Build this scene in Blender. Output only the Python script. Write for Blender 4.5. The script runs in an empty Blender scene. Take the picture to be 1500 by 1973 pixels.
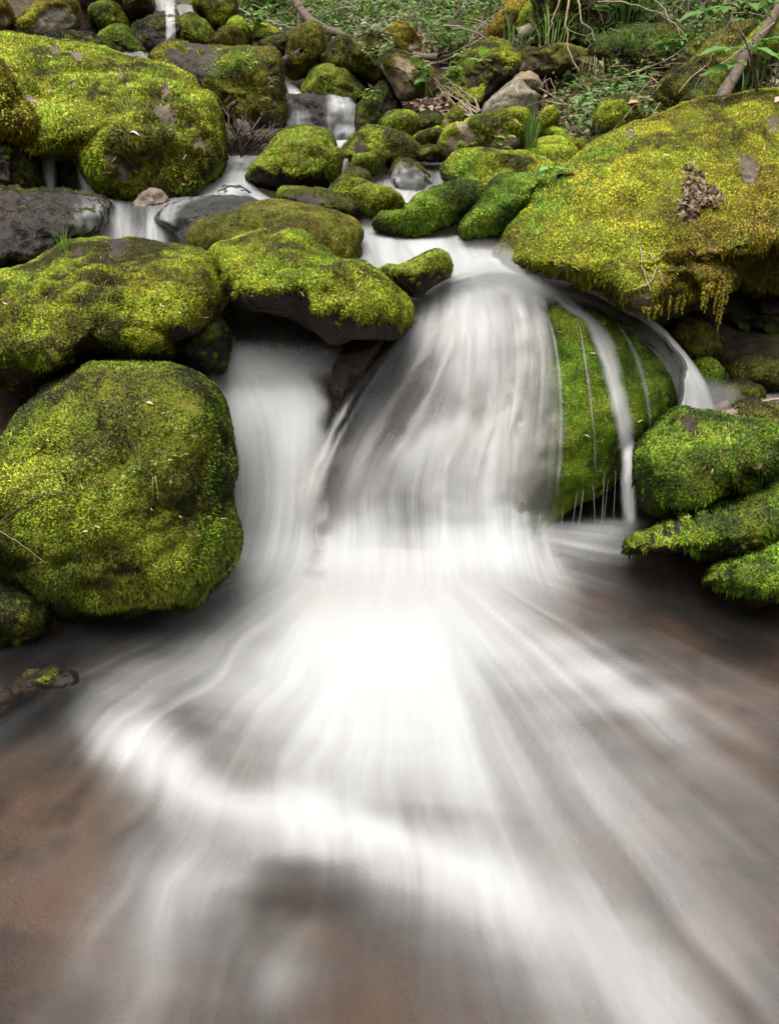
import bpy, math
import numpy as np
from mathutils import Vector
from mathutils.bvhtree import BVHTree

scene = bpy.context.scene
COL = scene.collection
RNG = np.random.default_rng(7)

# ---------------------------------------------------------------- camera, world, sun, exposure
PITCH = math.radians(25.0)
FOC, CX, CY = 1518.0, 750.0, 986.5          # photo pixels
CAM = np.array([0.0, 0.0, 1.4])
cam_d = bpy.data.cameras.new("camera")
cam = bpy.data.objects.new("camera", cam_d)
COL.objects.link(cam)
cam.location = CAM
cam.rotation_euler = (math.radians(90) - PITCH, 0, 0)
cam_d.sensor_fit = 'VERTICAL'
cam_d.angle = 2 * math.atan(CY / FOC)
cam_d.clip_start = 0.05
cam_d.clip_end = 500
scene.camera = cam

SUN_EL, SUN_AZ = math.radians(69), math.radians(205)     # bright cloud high behind the tripod, a little left
world = bpy.data.worlds.new("World")
scene.world = world
world.use_nodes = True
wn, wl = world.node_tree.nodes, world.node_tree.links
sky = wn.new('ShaderNodeTexSky')
sky.sky_type = 'NISHITA'
sky.sun_disc = False
sky.sun_elevation = SUN_EL
sky.sun_rotation = SUN_AZ
sky.dust_density = 4.0
hsv = wn.new('ShaderNodeHueSaturation')
hsv.inputs['Saturation'].default_value = 0.10            # overcast: the cloud greys the sky
wl.new(sky.outputs[0], hsv.inputs['Color'])
wl.new(hsv.outputs[0], wn['Background'].inputs['Color'])
wn['Background'].inputs['Strength'].default_value = 0.15

sun_d = bpy.data.lights.new("sun", 'SUN')
sun_d.energy = 1.5
sun_d.angle = math.radians(50)
sun_d.color = (1.0, 0.96, 0.88)
sun = bpy.data.objects.new("sun", sun_d)
COL.objects.link(sun)
sd = Vector((math.sin(SUN_AZ) * math.cos(SUN_EL), math.cos(SUN_AZ) * math.cos(SUN_EL), math.sin(SUN_EL)))
sun.rotation_euler = sd.to_track_quat('Z', 'Y').to_euler()
sun.location = (-2, 4, 12)

scene.view_settings.view_transform = 'Standard'
scene.view_settings.look = 'None'
scene.view_settings.exposure = 1.45
scene.view_settings.gamma = 1.0
scene.cycles.transparent_max_bounces = 24
scene.cycles.max_bounces = 8

# ---------------------------------------------------------------- small maths
def ray(px, py):
    px = np.asarray(px, float); py = np.asarray(py, float)
    u = (CY - py) / FOC
    d = np.stack([(px - CX) / FOC, math.cos(PITCH) + u * math.sin(PITCH), -math.sin(PITCH) + u * math.cos(PITCH)], -1)
    return d / d[..., 1:2]

def at(px, py, D):
    """World point D metres ahead of the tripod seen at photo pixel (px, py)."""
    return CAM + ray(px, py) * np.asarray(D, float)[..., None]

def to_px(P):
    q = P - CAM
    f = q[..., 1] * math.cos(PITCH) - q[..., 2] * math.sin(PITCH)
    u = q[..., 1] * math.sin(PITCH) + q[..., 2] * math.cos(PITCH)
    f = np.maximum(f, 1e-3)
    return CX + FOC * q[..., 0] / f, CY - FOC * u / f

def sstep(a, b, x):
    t = np.clip((x - a) / (b - a), 0, 1)
    return t * t * (3 - 2 * t)

def _hash(i, j, k):
    h = (i.astype(np.uint32) * np.uint32(374761393) + j.astype(np.uint32) * np.uint32(668265263) + k.astype(np.uint32) * np.uint32(2147483647 - 58113))
    h = (h ^ (h >> np.uint32(13))) * np.uint32(1274126177)
    h = (h ^ (h >> np.uint32(16))) * np.uint32(2246822519)
    return ((h ^ (h >> np.uint32(15))) & np.uint32(0xffff)).astype(float) / 65535.0

def vnoise(P):
    P = np.asarray(P, float) + 512.0
    I = np.floor(P).astype(np.int64); f = P - I
    f = f * f * (3 - 2 * f)
    r = 0
    for a in (0, 1):
        for b in (0, 1):
            for c in (0, 1):
                w = (f[..., 0] if a else 1 - f[..., 0]) * (f[..., 1] if b else 1 - f[..., 1]) * (f[..., 2] if c else 1 - f[..., 2])
                r = r + w * _hash(I[..., 0] + a, I[..., 1] + b, I[..., 2] + c)
    return r

def fbm(P, scale, octv=3, seed=0):
    P = np.asarray(P, float) * scale + seed * 17.31
    r, a, s = 0, 0.5, 0
    for o in range(octv):
        r = r + a * vnoise(P * 2 ** o + o * 5.7); s += a; a *= 0.5
    return r / s

def crom(pts, n, closed=False):
    """Catmull-Rom through pts (k, c) resampled to n points even in length."""
    pts = np.asarray(pts, float)
    k = len(pts)
    idx = np.arange(k + (1 if closed else 0))
    T = np.linspace(0, k - (0 if closed else 1), 24 * k, endpoint=not closed)
    i = np.floor(T).astype(int); f = (T - i)[:, None]
    if not closed:
        i = np.minimum(i, k - 2); f = (T - i)[:, None]
    g = (lambda j: pts[j % k]) if closed else (lambda j: pts[np.clip(j, 0, k - 1)])
    p0, p1, p2, p3 = g(i - 1), g(i), g(i + 1), g(i + 2)
    C = 0.5 * (2 * p1 + (p2 - p0) * f + (2 * p0 - 5 * p1 + 4 * p2 - p3) * f ** 2 + (3 * p1 - p0 - 3 * p2 + p3) * f ** 3)
    if closed:
        C = np.vstack([C, C[:1]])
    L = np.concatenate([[0], np.cumsum(np.linalg.norm(np.diff(C[:, :2], axis=0), axis=1))])
    t = np.linspace(0, L[-1], n, endpoint=not closed)
    return np.stack([np.interp(t, L, C[:, c]) for c in range(C.shape[1])], -1)

def up1(A, n):
    """Catmull-Rom upsample along axis 0 (parameter-uniform)."""
    k = len(A)
    T = np.linspace(0, k - 1, n); i = np.minimum(np.floor(T).astype(int), k - 2)
    f = (T - i).reshape((-1,) + (1,) * (A.ndim - 1))
    g = lambda j: A[np.clip(j, 0, k - 1)]
    p0, p1, p2, p3 = g(i - 1), g(i), g(i + 1), g(i + 2)
    return 0.5 * (2 * p1 + (p2 - p0) * f + (2 * p0 - 5 * p1 + 4 * p2 - p3) * f ** 2 + (3 * p1 - p0 - 3 * p2 + p3) * f ** 3)

# ---------------------------------------------------------------- mesh helpers
def make(name, V, Fq, mat, parent=None, origin=None, attrs=None, uv=None, smooth=True, props=None):
    """ONE mesh object. V (n,3) world; Fq (m,4) or (m,3). attrs: name -> (n,) float, (n,3) vector or (n,4) colour."""
    me = bpy.data.meshes.new(name)
    V = np.asarray(V, float)
    if origin is None:
        origin = np.zeros(3)
    W = V - origin
    Fq = np.asarray(Fq, np.int32)
    m, k = Fq.shape
    me.vertices.add(len(W)); me.vertices.foreach_set('co', W.astype(np.float32).ravel())
    me.loops.add(m * k); me.loops.foreach_set('vertex_index', Fq.ravel())
    me.polygons.add(m)
    me.polygons.foreach_set('loop_start', np.arange(0, m * k, k, dtype=np.int32))
    me.polygons.foreach_set('use_smooth', np.full(m, smooth))
    for an, a in (attrs or {}).items():
        a = np.asarray(a, np.float32)
        if a.ndim == 1:
            me.attributes.new(an, 'FLOAT', 'POINT').data.foreach_set('value', a)
        elif a.shape[1] == 3:
            me.attributes.new(an, 'FLOAT_VECTOR', 'POINT').data.foreach_set('vector', a.ravel())
        else:
            me.attributes.new(an, 'FLOAT_COLOR', 'POINT').data.foreach_set('color', a.ravel())
    if uv is not None:
        l = me.uv_layers.new(name='flow')
        l.data.foreach_set('uv', np.asarray(uv, np.float32)[Fq.ravel()].ravel())
    me.update(calc_edges=True)
    me.materials.append(mat)
    o = bpy.data.objects.new(name, me)
    COL.objects.link(o)
    if parent is not None:
        o.parent = parent
    else:
        o.location = origin
    for kk, vv in (props or {}).items():
        o[kk] = vv
    return o

def thing(label, cat, group=None):
    d = {'label': label, 'category': cat}
    if group: d['group'] = group
    return d

def grid_faces(r, c, wrap=False):
    i = np.arange(r - 1)[:, None] * c
    if wrap:
        j = np.arange(c); k = (j + 1) % c
    else:
        j = np.arange(c - 1); k = j + 1
    return np.stack([(i + j), (i + k), (i + c + k), (i + c + j)], -1).reshape(-1, 4)

def vnormals(V, Fq):
    N = np.zeros_like(V)
    a, b, c, d = (V[Fq[:, i]] for i in range(4))
    fn = np.cross(c - a, d - b)
    for i in range(4):
        np.add.at(N, Fq[:, i], fn)
    return N / np.maximum(np.linalg.norm(N, axis=1, keepdims=True), 1e-12), np.linalg.norm(fn, axis=1) / 2

# ---------------------------------------------------------------- materials
class NT:
    def __init__(s, name):
        s.m = bpy.data.materials.new(name); s.m.use_nodes = True
        s.t = s.m.node_tree; s.t.nodes.clear()
        s.out = s.t.nodes.new('ShaderNodeOutputMaterial')
    def n(s, ty, ins=None, **kw):
        nd = s.t.nodes.new(ty)
        for k, v in kw.items(): setattr(nd, k, v)
        for k, v in (ins or {}).items():
            if hasattr(v, 'is_output') or hasattr(v, 'links'):
                s.t.links.new(v, nd.inputs[k])
            else:
                nd.inputs[k].default_value = v
        return nd
    def math(s, op, a, b=0.0, clamp=False):
        return s.n('ShaderNodeMath', {0: a, 1: b}, operation=op, use_clamp=clamp).outputs[0]
    def mix(s, f, a, b):
        nd = s.n('ShaderNodeMix', data_type='RGBA')
        for i, v in ((0, f), (6, a), (7, b)):
            if hasattr(v, 'links'): s.t.links.new(v, nd.inputs[i])
            else: nd.inputs[i].default_value = v if i == 0 else (*v[:3], 1)
        return nd.outputs[2]
    def ramp(s, x, a, b, lo=0.0, hi=1.0):
        return s.n('ShaderNodeMapRange', {0: x, 1: a, 2: b, 3: lo, 4: hi}, interpolation_type='SMOOTHSTEP').outputs[0]
    def noise(s, vec, scale, detail=4.0, rough=0.55):
        return s.n('ShaderNodeTexNoise', {'Vector': vec, 'Scale': scale, 'Detail': detail, 'Roughness': rough}).outputs['Fac']
    def attr(s, name, out='Fac'):
        return s.n('ShaderNodeAttribute', attribute_name=name).outputs[out]

def rock_material(name, c1, c2, c3, rough, bump=0.6, lichen=0.0, wet=0.0, under=(0.13, 0.135, 0.008)):
    t = NT(name)
    co = t.n('ShaderNodeNewGeometry').outputs['Position']
    n1 = t.noise(co, 5, 5); n2 = t.noise(co, 17, 6, 0.65); n3 = t.noise(co, 95, 3, 0.7)
    c = t.mix(t.ramp(n1, .38, .62), c1, c2)
    c = t.mix(t.ramp(n2, .5, .68), c, c3)
    c = t.mix(t.math('MULTIPLY', t.ramp(n3, .56, .7), .5), c, tuple(x * 1.9 for x in c2))
    if lichen:
        l = t.ramp(t.noise(co, 38, 4, .7), .56, .62)
        c = t.mix(t.math('MULTIPLY', l, lichen), c, (.42, .42, .34))
    mo = t.attr('moss')
    mm = t.ramp(t.math('ADD', mo, t.math('MULTIPLY', t.math('SUBTRACT', n2, .5), .7)), .25, .6)
    un = t.mix(t.ramp(n3, .4, .65), tuple(x * .5 for x in under), under)
    c = t.mix(mm, c, un)
    h = t.math('ADD', t.math('MULTIPLY', n2, 1.0), t.math('MULTIPLY', n3, .35))
    bp = t.n('ShaderNodeBump', {'Height': h, 'Strength': bump, 'Distance': .02}).outputs[0]
    rg = t.math('ADD', t.math('MULTIPLY', mm, .9 - rough), t.math('ADD', t.math('MULTIPLY', t.math('SUBTRACT', n2, .5), .5), rough), True)
    p = t.n('ShaderNodeBsdfPrincipled', {'Base Color': c, 'Roughness': rg, 'Normal': bp})
    p.inputs['Specular IOR Level'].default_value = .22
    t.t.links.new(p.outputs[0], t.out.inputs[0])
    return t.m

ROCK = {
    'grey': rock_material('stone_grey_brown', (.16, .13, .105), (.25, .22, .185), (.09, .07, .055), .85),
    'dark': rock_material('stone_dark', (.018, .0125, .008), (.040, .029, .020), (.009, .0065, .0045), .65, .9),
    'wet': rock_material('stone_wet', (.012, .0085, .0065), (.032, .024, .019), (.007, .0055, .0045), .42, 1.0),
    'slate': rock_material('stone_wet_slate', (.020, .019, .018), (.045, .043, .040), (.012, .011, .010), .42, 1.0),
    'mid': rock_material('stone_brown', (.068, .05, .033), (.12, .094, .067), (.032, .023, .016), .8, 1.0),
    'tan': rock_material('stone_tan', (.13, .095, .06), (.19, .145, .095), (.07, .05, .032), .85),
    'lichen': rock_material('stone_lichen', (.115, .095, .068), (.185, .158, .115), (.06, .049, .034), .9, .8, lichen=.45),
    'pink': rock_material('stone_pinkish', (.13, .095, .073), (.19, .15, .12), (.07, .048, .036), .85),
}

def moss_material():
    t = NT('moss_leaves')
    c = t.attr('tint', 'Color')
    nv = t.attr('sn', 'Vector')
    d = t.n('ShaderNodeBsdfPrincipled', {'Base Color': c, 'Roughness': .62, 'Normal': nv})
    d.inputs['Specular IOR Level'].default_value = .25
    tr = t.n('ShaderNodeBsdfTranslucent', {'Color': c, 'Normal': nv})
    mx = t.n('ShaderNodeMixShader', {0: .22, 1: d.outputs[0], 2: tr.outputs[0]})
    t.t.links.new(mx.outputs[0], t.out.inputs[0])
    return t.m
MOSS = moss_material()

PAL = {  # dark, main, bright
    'Y': ((.07, .065, .007), (.34, .41, .010), (.54, .64, .045)),
    'R': ((.11, .09, .007), (.41, .42, .010), (.58, .60, .03)),
    'G': ((.042, .047, .006), (.18, .24, .008), (.38, .46, .03)),
    'L': ((.05, .09, .005), (.18, .31, .010), (.33, .50, .035)),
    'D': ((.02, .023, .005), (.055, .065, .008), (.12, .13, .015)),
    'O': ((.20, .125, .008), (.36, .25, .010), (.48, .36, .04)),
    'B': ((.05, .044, .008), (.16, .15, .011), (.30, .29, .03)),
}

def scatter_moss(name, V, Fq, N, w, parent, origin, L, pal, dens=9.0, droop=.35, fringe=1.0, seed=1, label=None, ang=0.5):
    """Moss cushions as small leaf-sized blades spread over the mossy part of a surface."""
    L = L * .82
    rng = np.random.default_rng(seed)
    a, b, c, d = (V[Fq[:, i]] for i in range(4))
    fn = np.cross(c - a, d - b); ar = np.linalg.norm(fn, axis=1) / 2
    fc = (a + b + c + d) / 4
    nn = fn / np.maximum(np.linalg.norm(fn, axis=1, keepdims=True), 1e-12)
    vw = CAM - fc; vw /= np.linalg.norm(vw, axis=1, keepdims=True)
    fac = (nn * vw).sum(1)
    fw = w[Fq].mean(1)
    wt = ar * fw * (fac > -.45) * (fw > .05)
    tot = wt.sum()
    if tot <= 0: return None
    n = int(min(dens * 1.7 * tot / L ** 2, 260000))
    if n < 20: return None
    fi = rng.choice(len(Fq), n, p=wt / tot)
    u, v = rng.random((n, 1)), rng.random((n, 1))
    bil = lambda A: A[Fq[fi, 0]] * (1 - u) * (1 - v) + A[Fq[fi, 1]] * u * (1 - v) + A[Fq[fi, 2]] * u * v + A[Fq[fi, 3]] * (1 - u) * v
    P, M = bil(V), bil(N)
    M /= np.maximum(np.linalg.norm(M, axis=1, keepdims=True), 1e-9)
    rd = rng.normal(size=(n, 3))
    steep = np.clip(1 - M[:, 2:3], 0, 1.6)
    dirv = M * .8 + rd * ang + np.array([0, 0, -1.]) * steep * droop * .55
    dirv /= np.linalg.norm(dirv, axis=1, keepdims=True)
    clump = fbm(P, .35 / L * .45, 2, seed)                        # cushions a few shoots across
    ln = L * (.4 + .6 * rng.random((n, 1))) * (.6 + .8 * clump[:, None])
    under = (M[:, 2:3] < -.15) & (rng.random((n, 1)) < .3)
    ln = np.where(under, ln * (1 + fringe * rng.random((n, 1)) * 1.2), ln)
    dirv = np.where(under, dirv * .35 + np.array([0, 0, -1.]), dirv)
    dirv /= np.linalg.norm(dirv, axis=1, keepdims=True)
    side = np.cross(dirv, rng.normal(size=(n, 3)))
    side /= np.maximum(np.linalg.norm(side, axis=1, keepdims=True), 1e-9)
    wd = L * (.17 + .12 * rng.random((n, 1)))
    base = P - M * L * .15 + M * (clump[:, None] - .35) * L * .8
    bend = M * .3 - np.array([0, 0, 1.]) * .12
    mid = base + dirv * ln * .5
    tip = base + dirv * ln + bend * ln * .15
    VV = np.stack([base, mid + side * wd, tip, mid - side * wd], 1).reshape(-1, 3)
    FF = np.arange(4 * n).reshape(n, 4)
    p1 = fbm(P, 5.5, 3, seed + 3); p2 = fbm(P, 22, 2, seed + 5)
    k = np.clip((p1 - .5) * 2.6 + (p2 - .5) * .9 + (fbm(P, 1.7, 2, seed + 15) - .5) * 1.3 + .5 + rng.normal(size=n) * .06, 0, 1)[:, None]
    d0, d1, d2 = (np.array(x) for x in PAL[pal])
    colr = np.where(k < .5, d0 + (d1 - d0) * k * 2, d1 + (d2 - d1) * (k * 2 - 1))
    hue = fbm(P, 9, 2, seed + 9)[:, None]
    colr = colr * (1 + (hue - .5) * np.array([.55, .0, .2]))
    brown = (rng.random((n, 1)) < .03)
    colr = np.where(brown, np.array([.15, .085, .03]), colr)
    tip_c = np.clip(colr * 1.12, 0, 1)
    tint = np.concatenate([np.stack([colr * .88, colr, tip_c, colr], 1).reshape(-1, 3), np.ones((4 * n, 1))], 1)
    sn = M + rng.normal(size=(n, 3)) * .17 + dirv * .2
    sn /= np.linalg.norm(sn, axis=1, keepdims=True)
    o = make(name, VV, FF, MOSS, parent=parent, origin=origin, attrs={'tint': tint, 'sn': np.repeat(sn, 4, 0)}, smooth=False)
    if label: o['label'] = label
    return o

# ---------------------------------------------------------------- boulders
ROCKS = {}      # key -> (object, V, F)
def pts(s):
    return [tuple(float(v) for v in q.split(',')) for q in s.split()]

def in_poly(px, py, poly):
    r = np.zeros(px.shape, bool); n = len(poly)
    for i in range(n):
        x0, y0 = poly[i]; x1, y1 = poly[(i + 1) % n]
        cnd = ((y0 > py) != (y1 > py)) & (px < (x1 - x0) * (py - y0) / (y1 - y0 + 1e-9) + x0)
        r ^= cnd
    return r

def rock(key, name, label, D, T, outline, nose=None, tilt=.03, moss=None, pal='G', mat='grey', q=.55, bump=1.0, bare=(), green=None,
         back=None, L=None, facets=None, cat='boulder', dens=9.0, wetline=None, droop=.35, fringe=1.0, group=None, extra=()):
    """A boulder: its outline in the photo gives its width and height at D metres; T is how far it bulges to the front."""
    ol = np.array(pts(outline))
    size = math.sqrt(np.ptp(ol[:, 0]) * np.ptp(ol[:, 1]))
    nt = int(np.clip(size * .75, 44, 220)); nf = int(np.clip(size * .28, 14, 72)); nb = 8
    seed = abs(hash(key)) % 1000 if False else sum(ord(ch) * (i + 3) for i, ch in enumerate(key)) % 997
    C = crom(ol, nt, closed=True)
    cen = C.mean(0)
    ns = np.array(nose if nose else cen)
    back = back if back is not None else T
    rows = []
    pyc = cen[1]
    for i in range(nf + 1):
        ph = (i / nf) * math.pi / 2
        s = math.sin(ph); b = math.cos(ph) ** q if i < nf else 0.0
        p = ns + (C - ns) * s
        d = D + (pyc - p[:, 1]) * tilt / 100 - T * b
        rows.append(np.column_stack([p, d]))
    for i in range(1, nb + 1):
        ph = math.pi / 2 * (1 - i / nb)
        s = math.sin(ph); b = math.cos(ph) ** .6
        p = cen + (C - cen) * max(s, 1e-3)
        d = D + (pyc - p[:, 1]) * tilt / 100 + back * b
        rows.append(np.column_stack([p, d]))
    A = np.array(rows)                        # (rows, nt, 3)
    V = at(A[..., 0], A[..., 1], A[..., 2]).reshape(-1, 3)
    PX, PY = A[..., 0].ravel(), A[..., 1].ravel()
    Fq = grid_faces(len(rows), nt, wrap=True)[:, ::-1]
    N, _ = vnormals(V, Fq)
    if ((N * (V - V.mean(0))).sum() < 0):
        Fq = Fq[:, ::-1]; N = -N
    sz = size * D / FOC
    rho = np.repeat(np.concatenate([np.sin(np.arange(nf + 1) / nf * math.pi / 2), np.ones(nb)]), nt)
    if facets is None:
        facets = 3 if D > 3.9 else 0
    # facets: planes that shave the front
    rr = np.random.default_rng(seed)
    if facets:
        c0 = V.mean(0)
        for _ in range(facets):
            nn = rr.normal(size=3); nn[1] = -abs(nn[1]) * .9; nn /= np.linalg.norm(nn)
            dd = ((V - c0) @ nn); lim = dd.max() * rr.uniform(.62, .85)
            over = np.maximum(dd - lim, 0) * (1 - .6 * rho ** 6)
            V = V - over[:, None] * nn * .93
        N, _ = vnormals(V, Fq)
    sl = min(sz, .62)
    lump = (fbm(V, 1.6 / max(sl, .1), 3, seed) - .5) * .2 * sl + (fbm(V, 5 / max(sl, .1), 3, seed + 1) - .5) * .13 * sl
    lump = lump * bump * (1 - .75 * rho ** 4)
    fine = (fbm(V, 28, 3, seed + 2) - .5) * (.014 if moss and moss[0] > .5 else .03) * bump
    V = V + N * (lump + fine)[:, None]
    N, _ = vnormals(V, Fq)
    w = np.zeros(len(V))
    if moss:
        a, b = moss
        val = a + b * (N[:, 2] - .3) + 1.1 * (fbm(V, 3.2 / max(sz, .25), 4, seed + 4) - .5) + .5 * (fbm(V, 26, 2, seed + 6) - .5)
        w = sstep(.32, .6, val)
        if green:
            poly = pts(green)
            jx = (fbm(V, 14, 3, seed + 7) - .5) * 55; jy = (fbm(V, 14, 3, seed + 8) - .5) * 55
            w = w * in_poly(PX + jx, PY + jy, poly)
        for bx, by, br in bare:
            dd = np.hypot(PX - bx, (PY - by)) / br + (fbm(V, 9, 3, seed + 12) - .5) * 1.5 + (fbm(V, 34, 2, seed + 14) - .5) * .9
            w = w * sstep(.7, 1.05, dd)
        if wetline is not None:
            w = w * sstep(wetline + 12, wetline - 25, PY + (fbm(V, 12, 2, seed) - .5) * 40)
        V = V + N * (w * (.010 + .045 * (fbm(V, 13, 4, seed + 13) - .4)) * (1 - .5 * rho ** 4))[:, None]
    origin = np.array([V[:, 0].mean(), V[:, 1].mean(), V[:, 2].min()])
    o = make(name, V, Fq, ROCK[mat], origin=origin, attrs={'moss': w}, props=thing(label, cat, group))
    if moss:
        N, _ = vnormals(V, Fq)
        Lb = L if L else max(.0105, 4.6 * D / FOC)
        scatter_moss('moss', V, Fq, N, w, o, origin, Lb, pal, dens, droop, fringe, seed)
        for pal2, poly2, d2 in extra:
            ww = w * in_poly(PX + (fbm(V, 14, 2, seed + 21) - .5) * 50, PY + (fbm(V, 14, 2, seed + 22) - .5) * 50, pts(poly2))
            scatter_moss('moss', V, Fq, N, ww, o, origin, Lb * 1.1, pal2, d2, droop, fringe, seed + 31)
    ROCKS[key] = (o, V, Fq)
    return o
# ---------------------------------------------------------------- the boulders of the stream
MB, ST = 'mossy_boulder', 'stone'
rock('FL', MB, 'big rounded moss-covered boulder left of the main waterfall, beside the pool', 2.5, .5,
     '-130,930 -60,870 0,852 40,800 100,745 170,708 240,697 310,703 370,722 410,750 432,790 445,850 452,900 442,950 450,1000 455,1050 430,1100 400,1130 380,1165 330,1172 250,1178 150,1183 90,1165 50,1130 0,1105 -80,1080 -140,1010',
     nose=(210, 1000), tilt=.05, moss=(.98, .22), pal='G', q=.5, L=.013, mat='dark', dens=10,
     extra=[('L', '390,740 470,800 480,1180 370,1180 400,950', 5), ('Y', '-50,860 120,790 240,860 200,960 -50,980', 3)])
rock('LM', MB, 'wide overhanging mossy boulder above the big rounded one on the left edge', 3.05, .55,
     '-150,570 -60,545 0,530 60,512 110,480 150,465 230,462 310,472 370,480 405,500 425,530 431,560 425,600 402,632 352,660 330,690 290,702 230,705 170,700 130,715 90,740 40,745 0,738 -110,720 -170,650',
     nose=(190, 610), tilt=.2, moss=(.85, .6), pal='Y', q=.8, mat='dark', L=.013, bare=[(68, 555, 14), (225, 470, 28), (150, 480, 14)], dens=10)
rock('CB', MB, 'long mossy boulder with a dark wet underside wedged at the centre above two falls', 3.05, .4,
     '408,490 430,470 480,455 530,443 560,442 590,455 620,480 650,505 690,510 730,530 760,555 785,580 795,610 785,640 750,655 690,657 640,665 600,640 550,610 500,603 450,590 425,560 410,520',
     nose=(590, 535), tilt=.2, moss=(.62, .95), pal='Y', mat='dark', q=.95, L=.013)
rock('BB', MB, 'dark mossy boulder just behind the long central one, left of the white pool', 3.6, .3,
     '370,450 400,425 440,412 470,400 520,390 580,393 640,410 680,425 698,450 695,480 685,512 640,520 560,520 450,510 390,495 365,475',
     nose=(570, 440), tilt=.2, moss=(.62, .8), pal='B', mat='dark', q=.9)
rock('DR', ST, 'flat grey wet rock with thin water sliding off its left side', 3.95, .35,
     '300,425 312,400 340,388 400,379 450,379 485,385 520,398 490,440 420,440 370,480 345,476 332,445', nose=(420, 425), tilt=.25, mat='slate', cat='rock')
rock('UL', MB, 'largest bright mossy boulder with bare grey patches, upper left', 5.15, .8,
     '-220,150 -100,95 0,68 60,75 130,85 200,95 260,118 320,128 365,150 385,175 410,185 425,220 430,280 425,320 400,345 375,375 330,385 270,382 220,385 180,362 150,330 125,308 60,300 -60,310 -220,330',
     nose=(240, 240), tilt=.28, moss=(.93, .3), pal='Y', q=.55, L=.021, mat='mid',
     bare=[(105, 95, 13), (150, 108, 14), (232, 145, 14), (312, 225, 22), (365, 240, 13), (390, 270, 18), (225, 310, 14), (262, 325, 14), (320, 178, 14), (240, 335, 16), (138, 158, 10), (280, 300, 12)], dens=12,
     extra=[('G', '320,330 440,300 440,390 320,390', 5)])
rock('UF', MB, 'blocky dark mossy boulder with a fern tuft behind the largest upper left boulder', 5.9, .5,
     '290,108 320,88 370,85 440,95 500,98 530,100 543,130 545,180 549,220 541,246 500,247 470,255 435,225 400,180 350,145 300,125',
     nose=(470, 190), tilt=.12, moss=(.68, .5), pal='B', mat='dark', q=.4, bare=[(380, 105, 42), (330, 115, 30)], L=.02)
rock('TA', MB, 'angular half-mossy brown rock in the top left corner', 7.0, .5,
     '15,68 40,40 70,10 100,-12 140,-8 155,20 158,50 130,66 90,74 60,80 30,76', nose=(95, 40), moss=(.55, .8), pal='O', mat='grey', q=.8, facets=3, bare=[(120, 30, 32)], L=.02,
     extra=[('Y', '10,70 60,20 100,-20 90,40 40,75', 8)])
rock('TB', MB, 'brown rock cut off by the top left corner', 6.8, .3, '-40,20 -20,-10 0,-5 15,10 28,35 22,52 0,57 -35,52', moss=(.6, .5), pal='O', mat='tan', q=.7)
rock('TH', MB, 'green dripping moss hump under the dark ledge at top left', 7.2, .25, '176,16 195,8 225,10 238,30 242,52 228,58 215,50 205,58 190,50 178,38', moss=(1.1, .1), pal='G', mat='dark', L=.022, droop=.8, fringe=2)
rock('TS', MB, 'dark ledge slab with green moss patches, left of the topmost fall', 7.6, .5, '130,-30 220,-25 290,-12 297,25 270,38 240,40 200,25 160,12', tilt=.25, moss=(.5, .5), pal='L', mat='dark', q=.7)
rock('TI', ST, 'low dark flat rock lying behind the largest upper left boulder', 5.9, .3, '78,78 110,65 160,67 210,84 238,100 238,118 190,112 110,100 75,92', tilt=.3, moss=(.28, .5), pal='D', mat='dark', q=.7, cat='rock')
rock('TJ', MB, 'small knobbly mossy rock beside the thin left rivulet near the top', 6.3, .25, '193,70 208,58 225,48 240,53 255,75 272,92 277,103 255,100 235,94 215,82 200,80', moss=(.72, .5), pal='L', mat='dark', L=.02)
rock('KA', ST, 'black wet rock with white threads of water, left of the topmost fall', 7.0, .3, '246,62 262,48 285,39 320,33 350,36 358,60 357,96 320,104 290,102 268,90 254,76', nose=(320, 72), mat='wet', moss=(.15, .6), pal='D', cat='rock', q=.45)
rock('KB', MB, 'dark round moss dome right of the topmost fall', 6.95, .25, '344,62 348,38 368,29 393,42 407,66 408,90 380,90 350,84', moss=(.85, .3), pal='G', mat='dark', L=.02, nose=(375, 66))
rock('TL', MB, 'mossy boulder touching the top edge above the dark moss dome', 7.7, .4, '373,0 400,-24 445,-18 452,18 441,42 430,68 405,60 390,42 380,22', moss=(.85, .5), pal='Y', mat='dark', L=.022)
rock('TM', MB, 'round dull green boulder behind the blocky one with the fern tuft', 6.9, .25, '410,78 430,58 455,59 471,75 472,98 440,97 413,94', moss=(.95, .3), pal='B', mat='dark', L=.02)
rock('TN', MB, 'leaning yellow-green mossy lump behind the round dull one, near the top', 7.25, .2, '440,52 447,38 460,35 474,48 480,66 478,80 462,74 446,62', moss=(1, .3), pal='Y', mat='dark', L=.02)
rock('TO', MB, 'flat moss-topped ledge right of the leaning mossy lump', 7.4, .3, '472,60 490,50 515,52 534,64 530,74 500,76 476,74', tilt=.3, moss=(.9, .4), pal='Y', mat='dark', L=.02)
rock('TP', ST, 'thin dark slab dripping water below the flat moss-topped ledge', 7.0, .3, '503,84 515,74 540,70 556,76 556,92 545,118 515,118 506,100', mat='wet', cat='rock', moss=(.2, .6), pal='D', q=.8)
rock('M1', MB, 'tall upright mossy boulder below the leaning dead branch', 7.0, .35, '556,142 551,100 556,68 570,58 585,48 605,45 622,60 629,90 626,118 612,136 585,144', moss=(.95, .25), pal='B', mat='dark', L=.021, q=.5)
rock('M2', MB, 'small pointed mossy boulder right of the tall upright one', 6.9, .25, '609,128 614,108 625,100 640,84 655,70 670,74 678,90 690,132 660,142 625,140', moss=(.85, .35), pal='B', mat='dark', L=.021)
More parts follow.
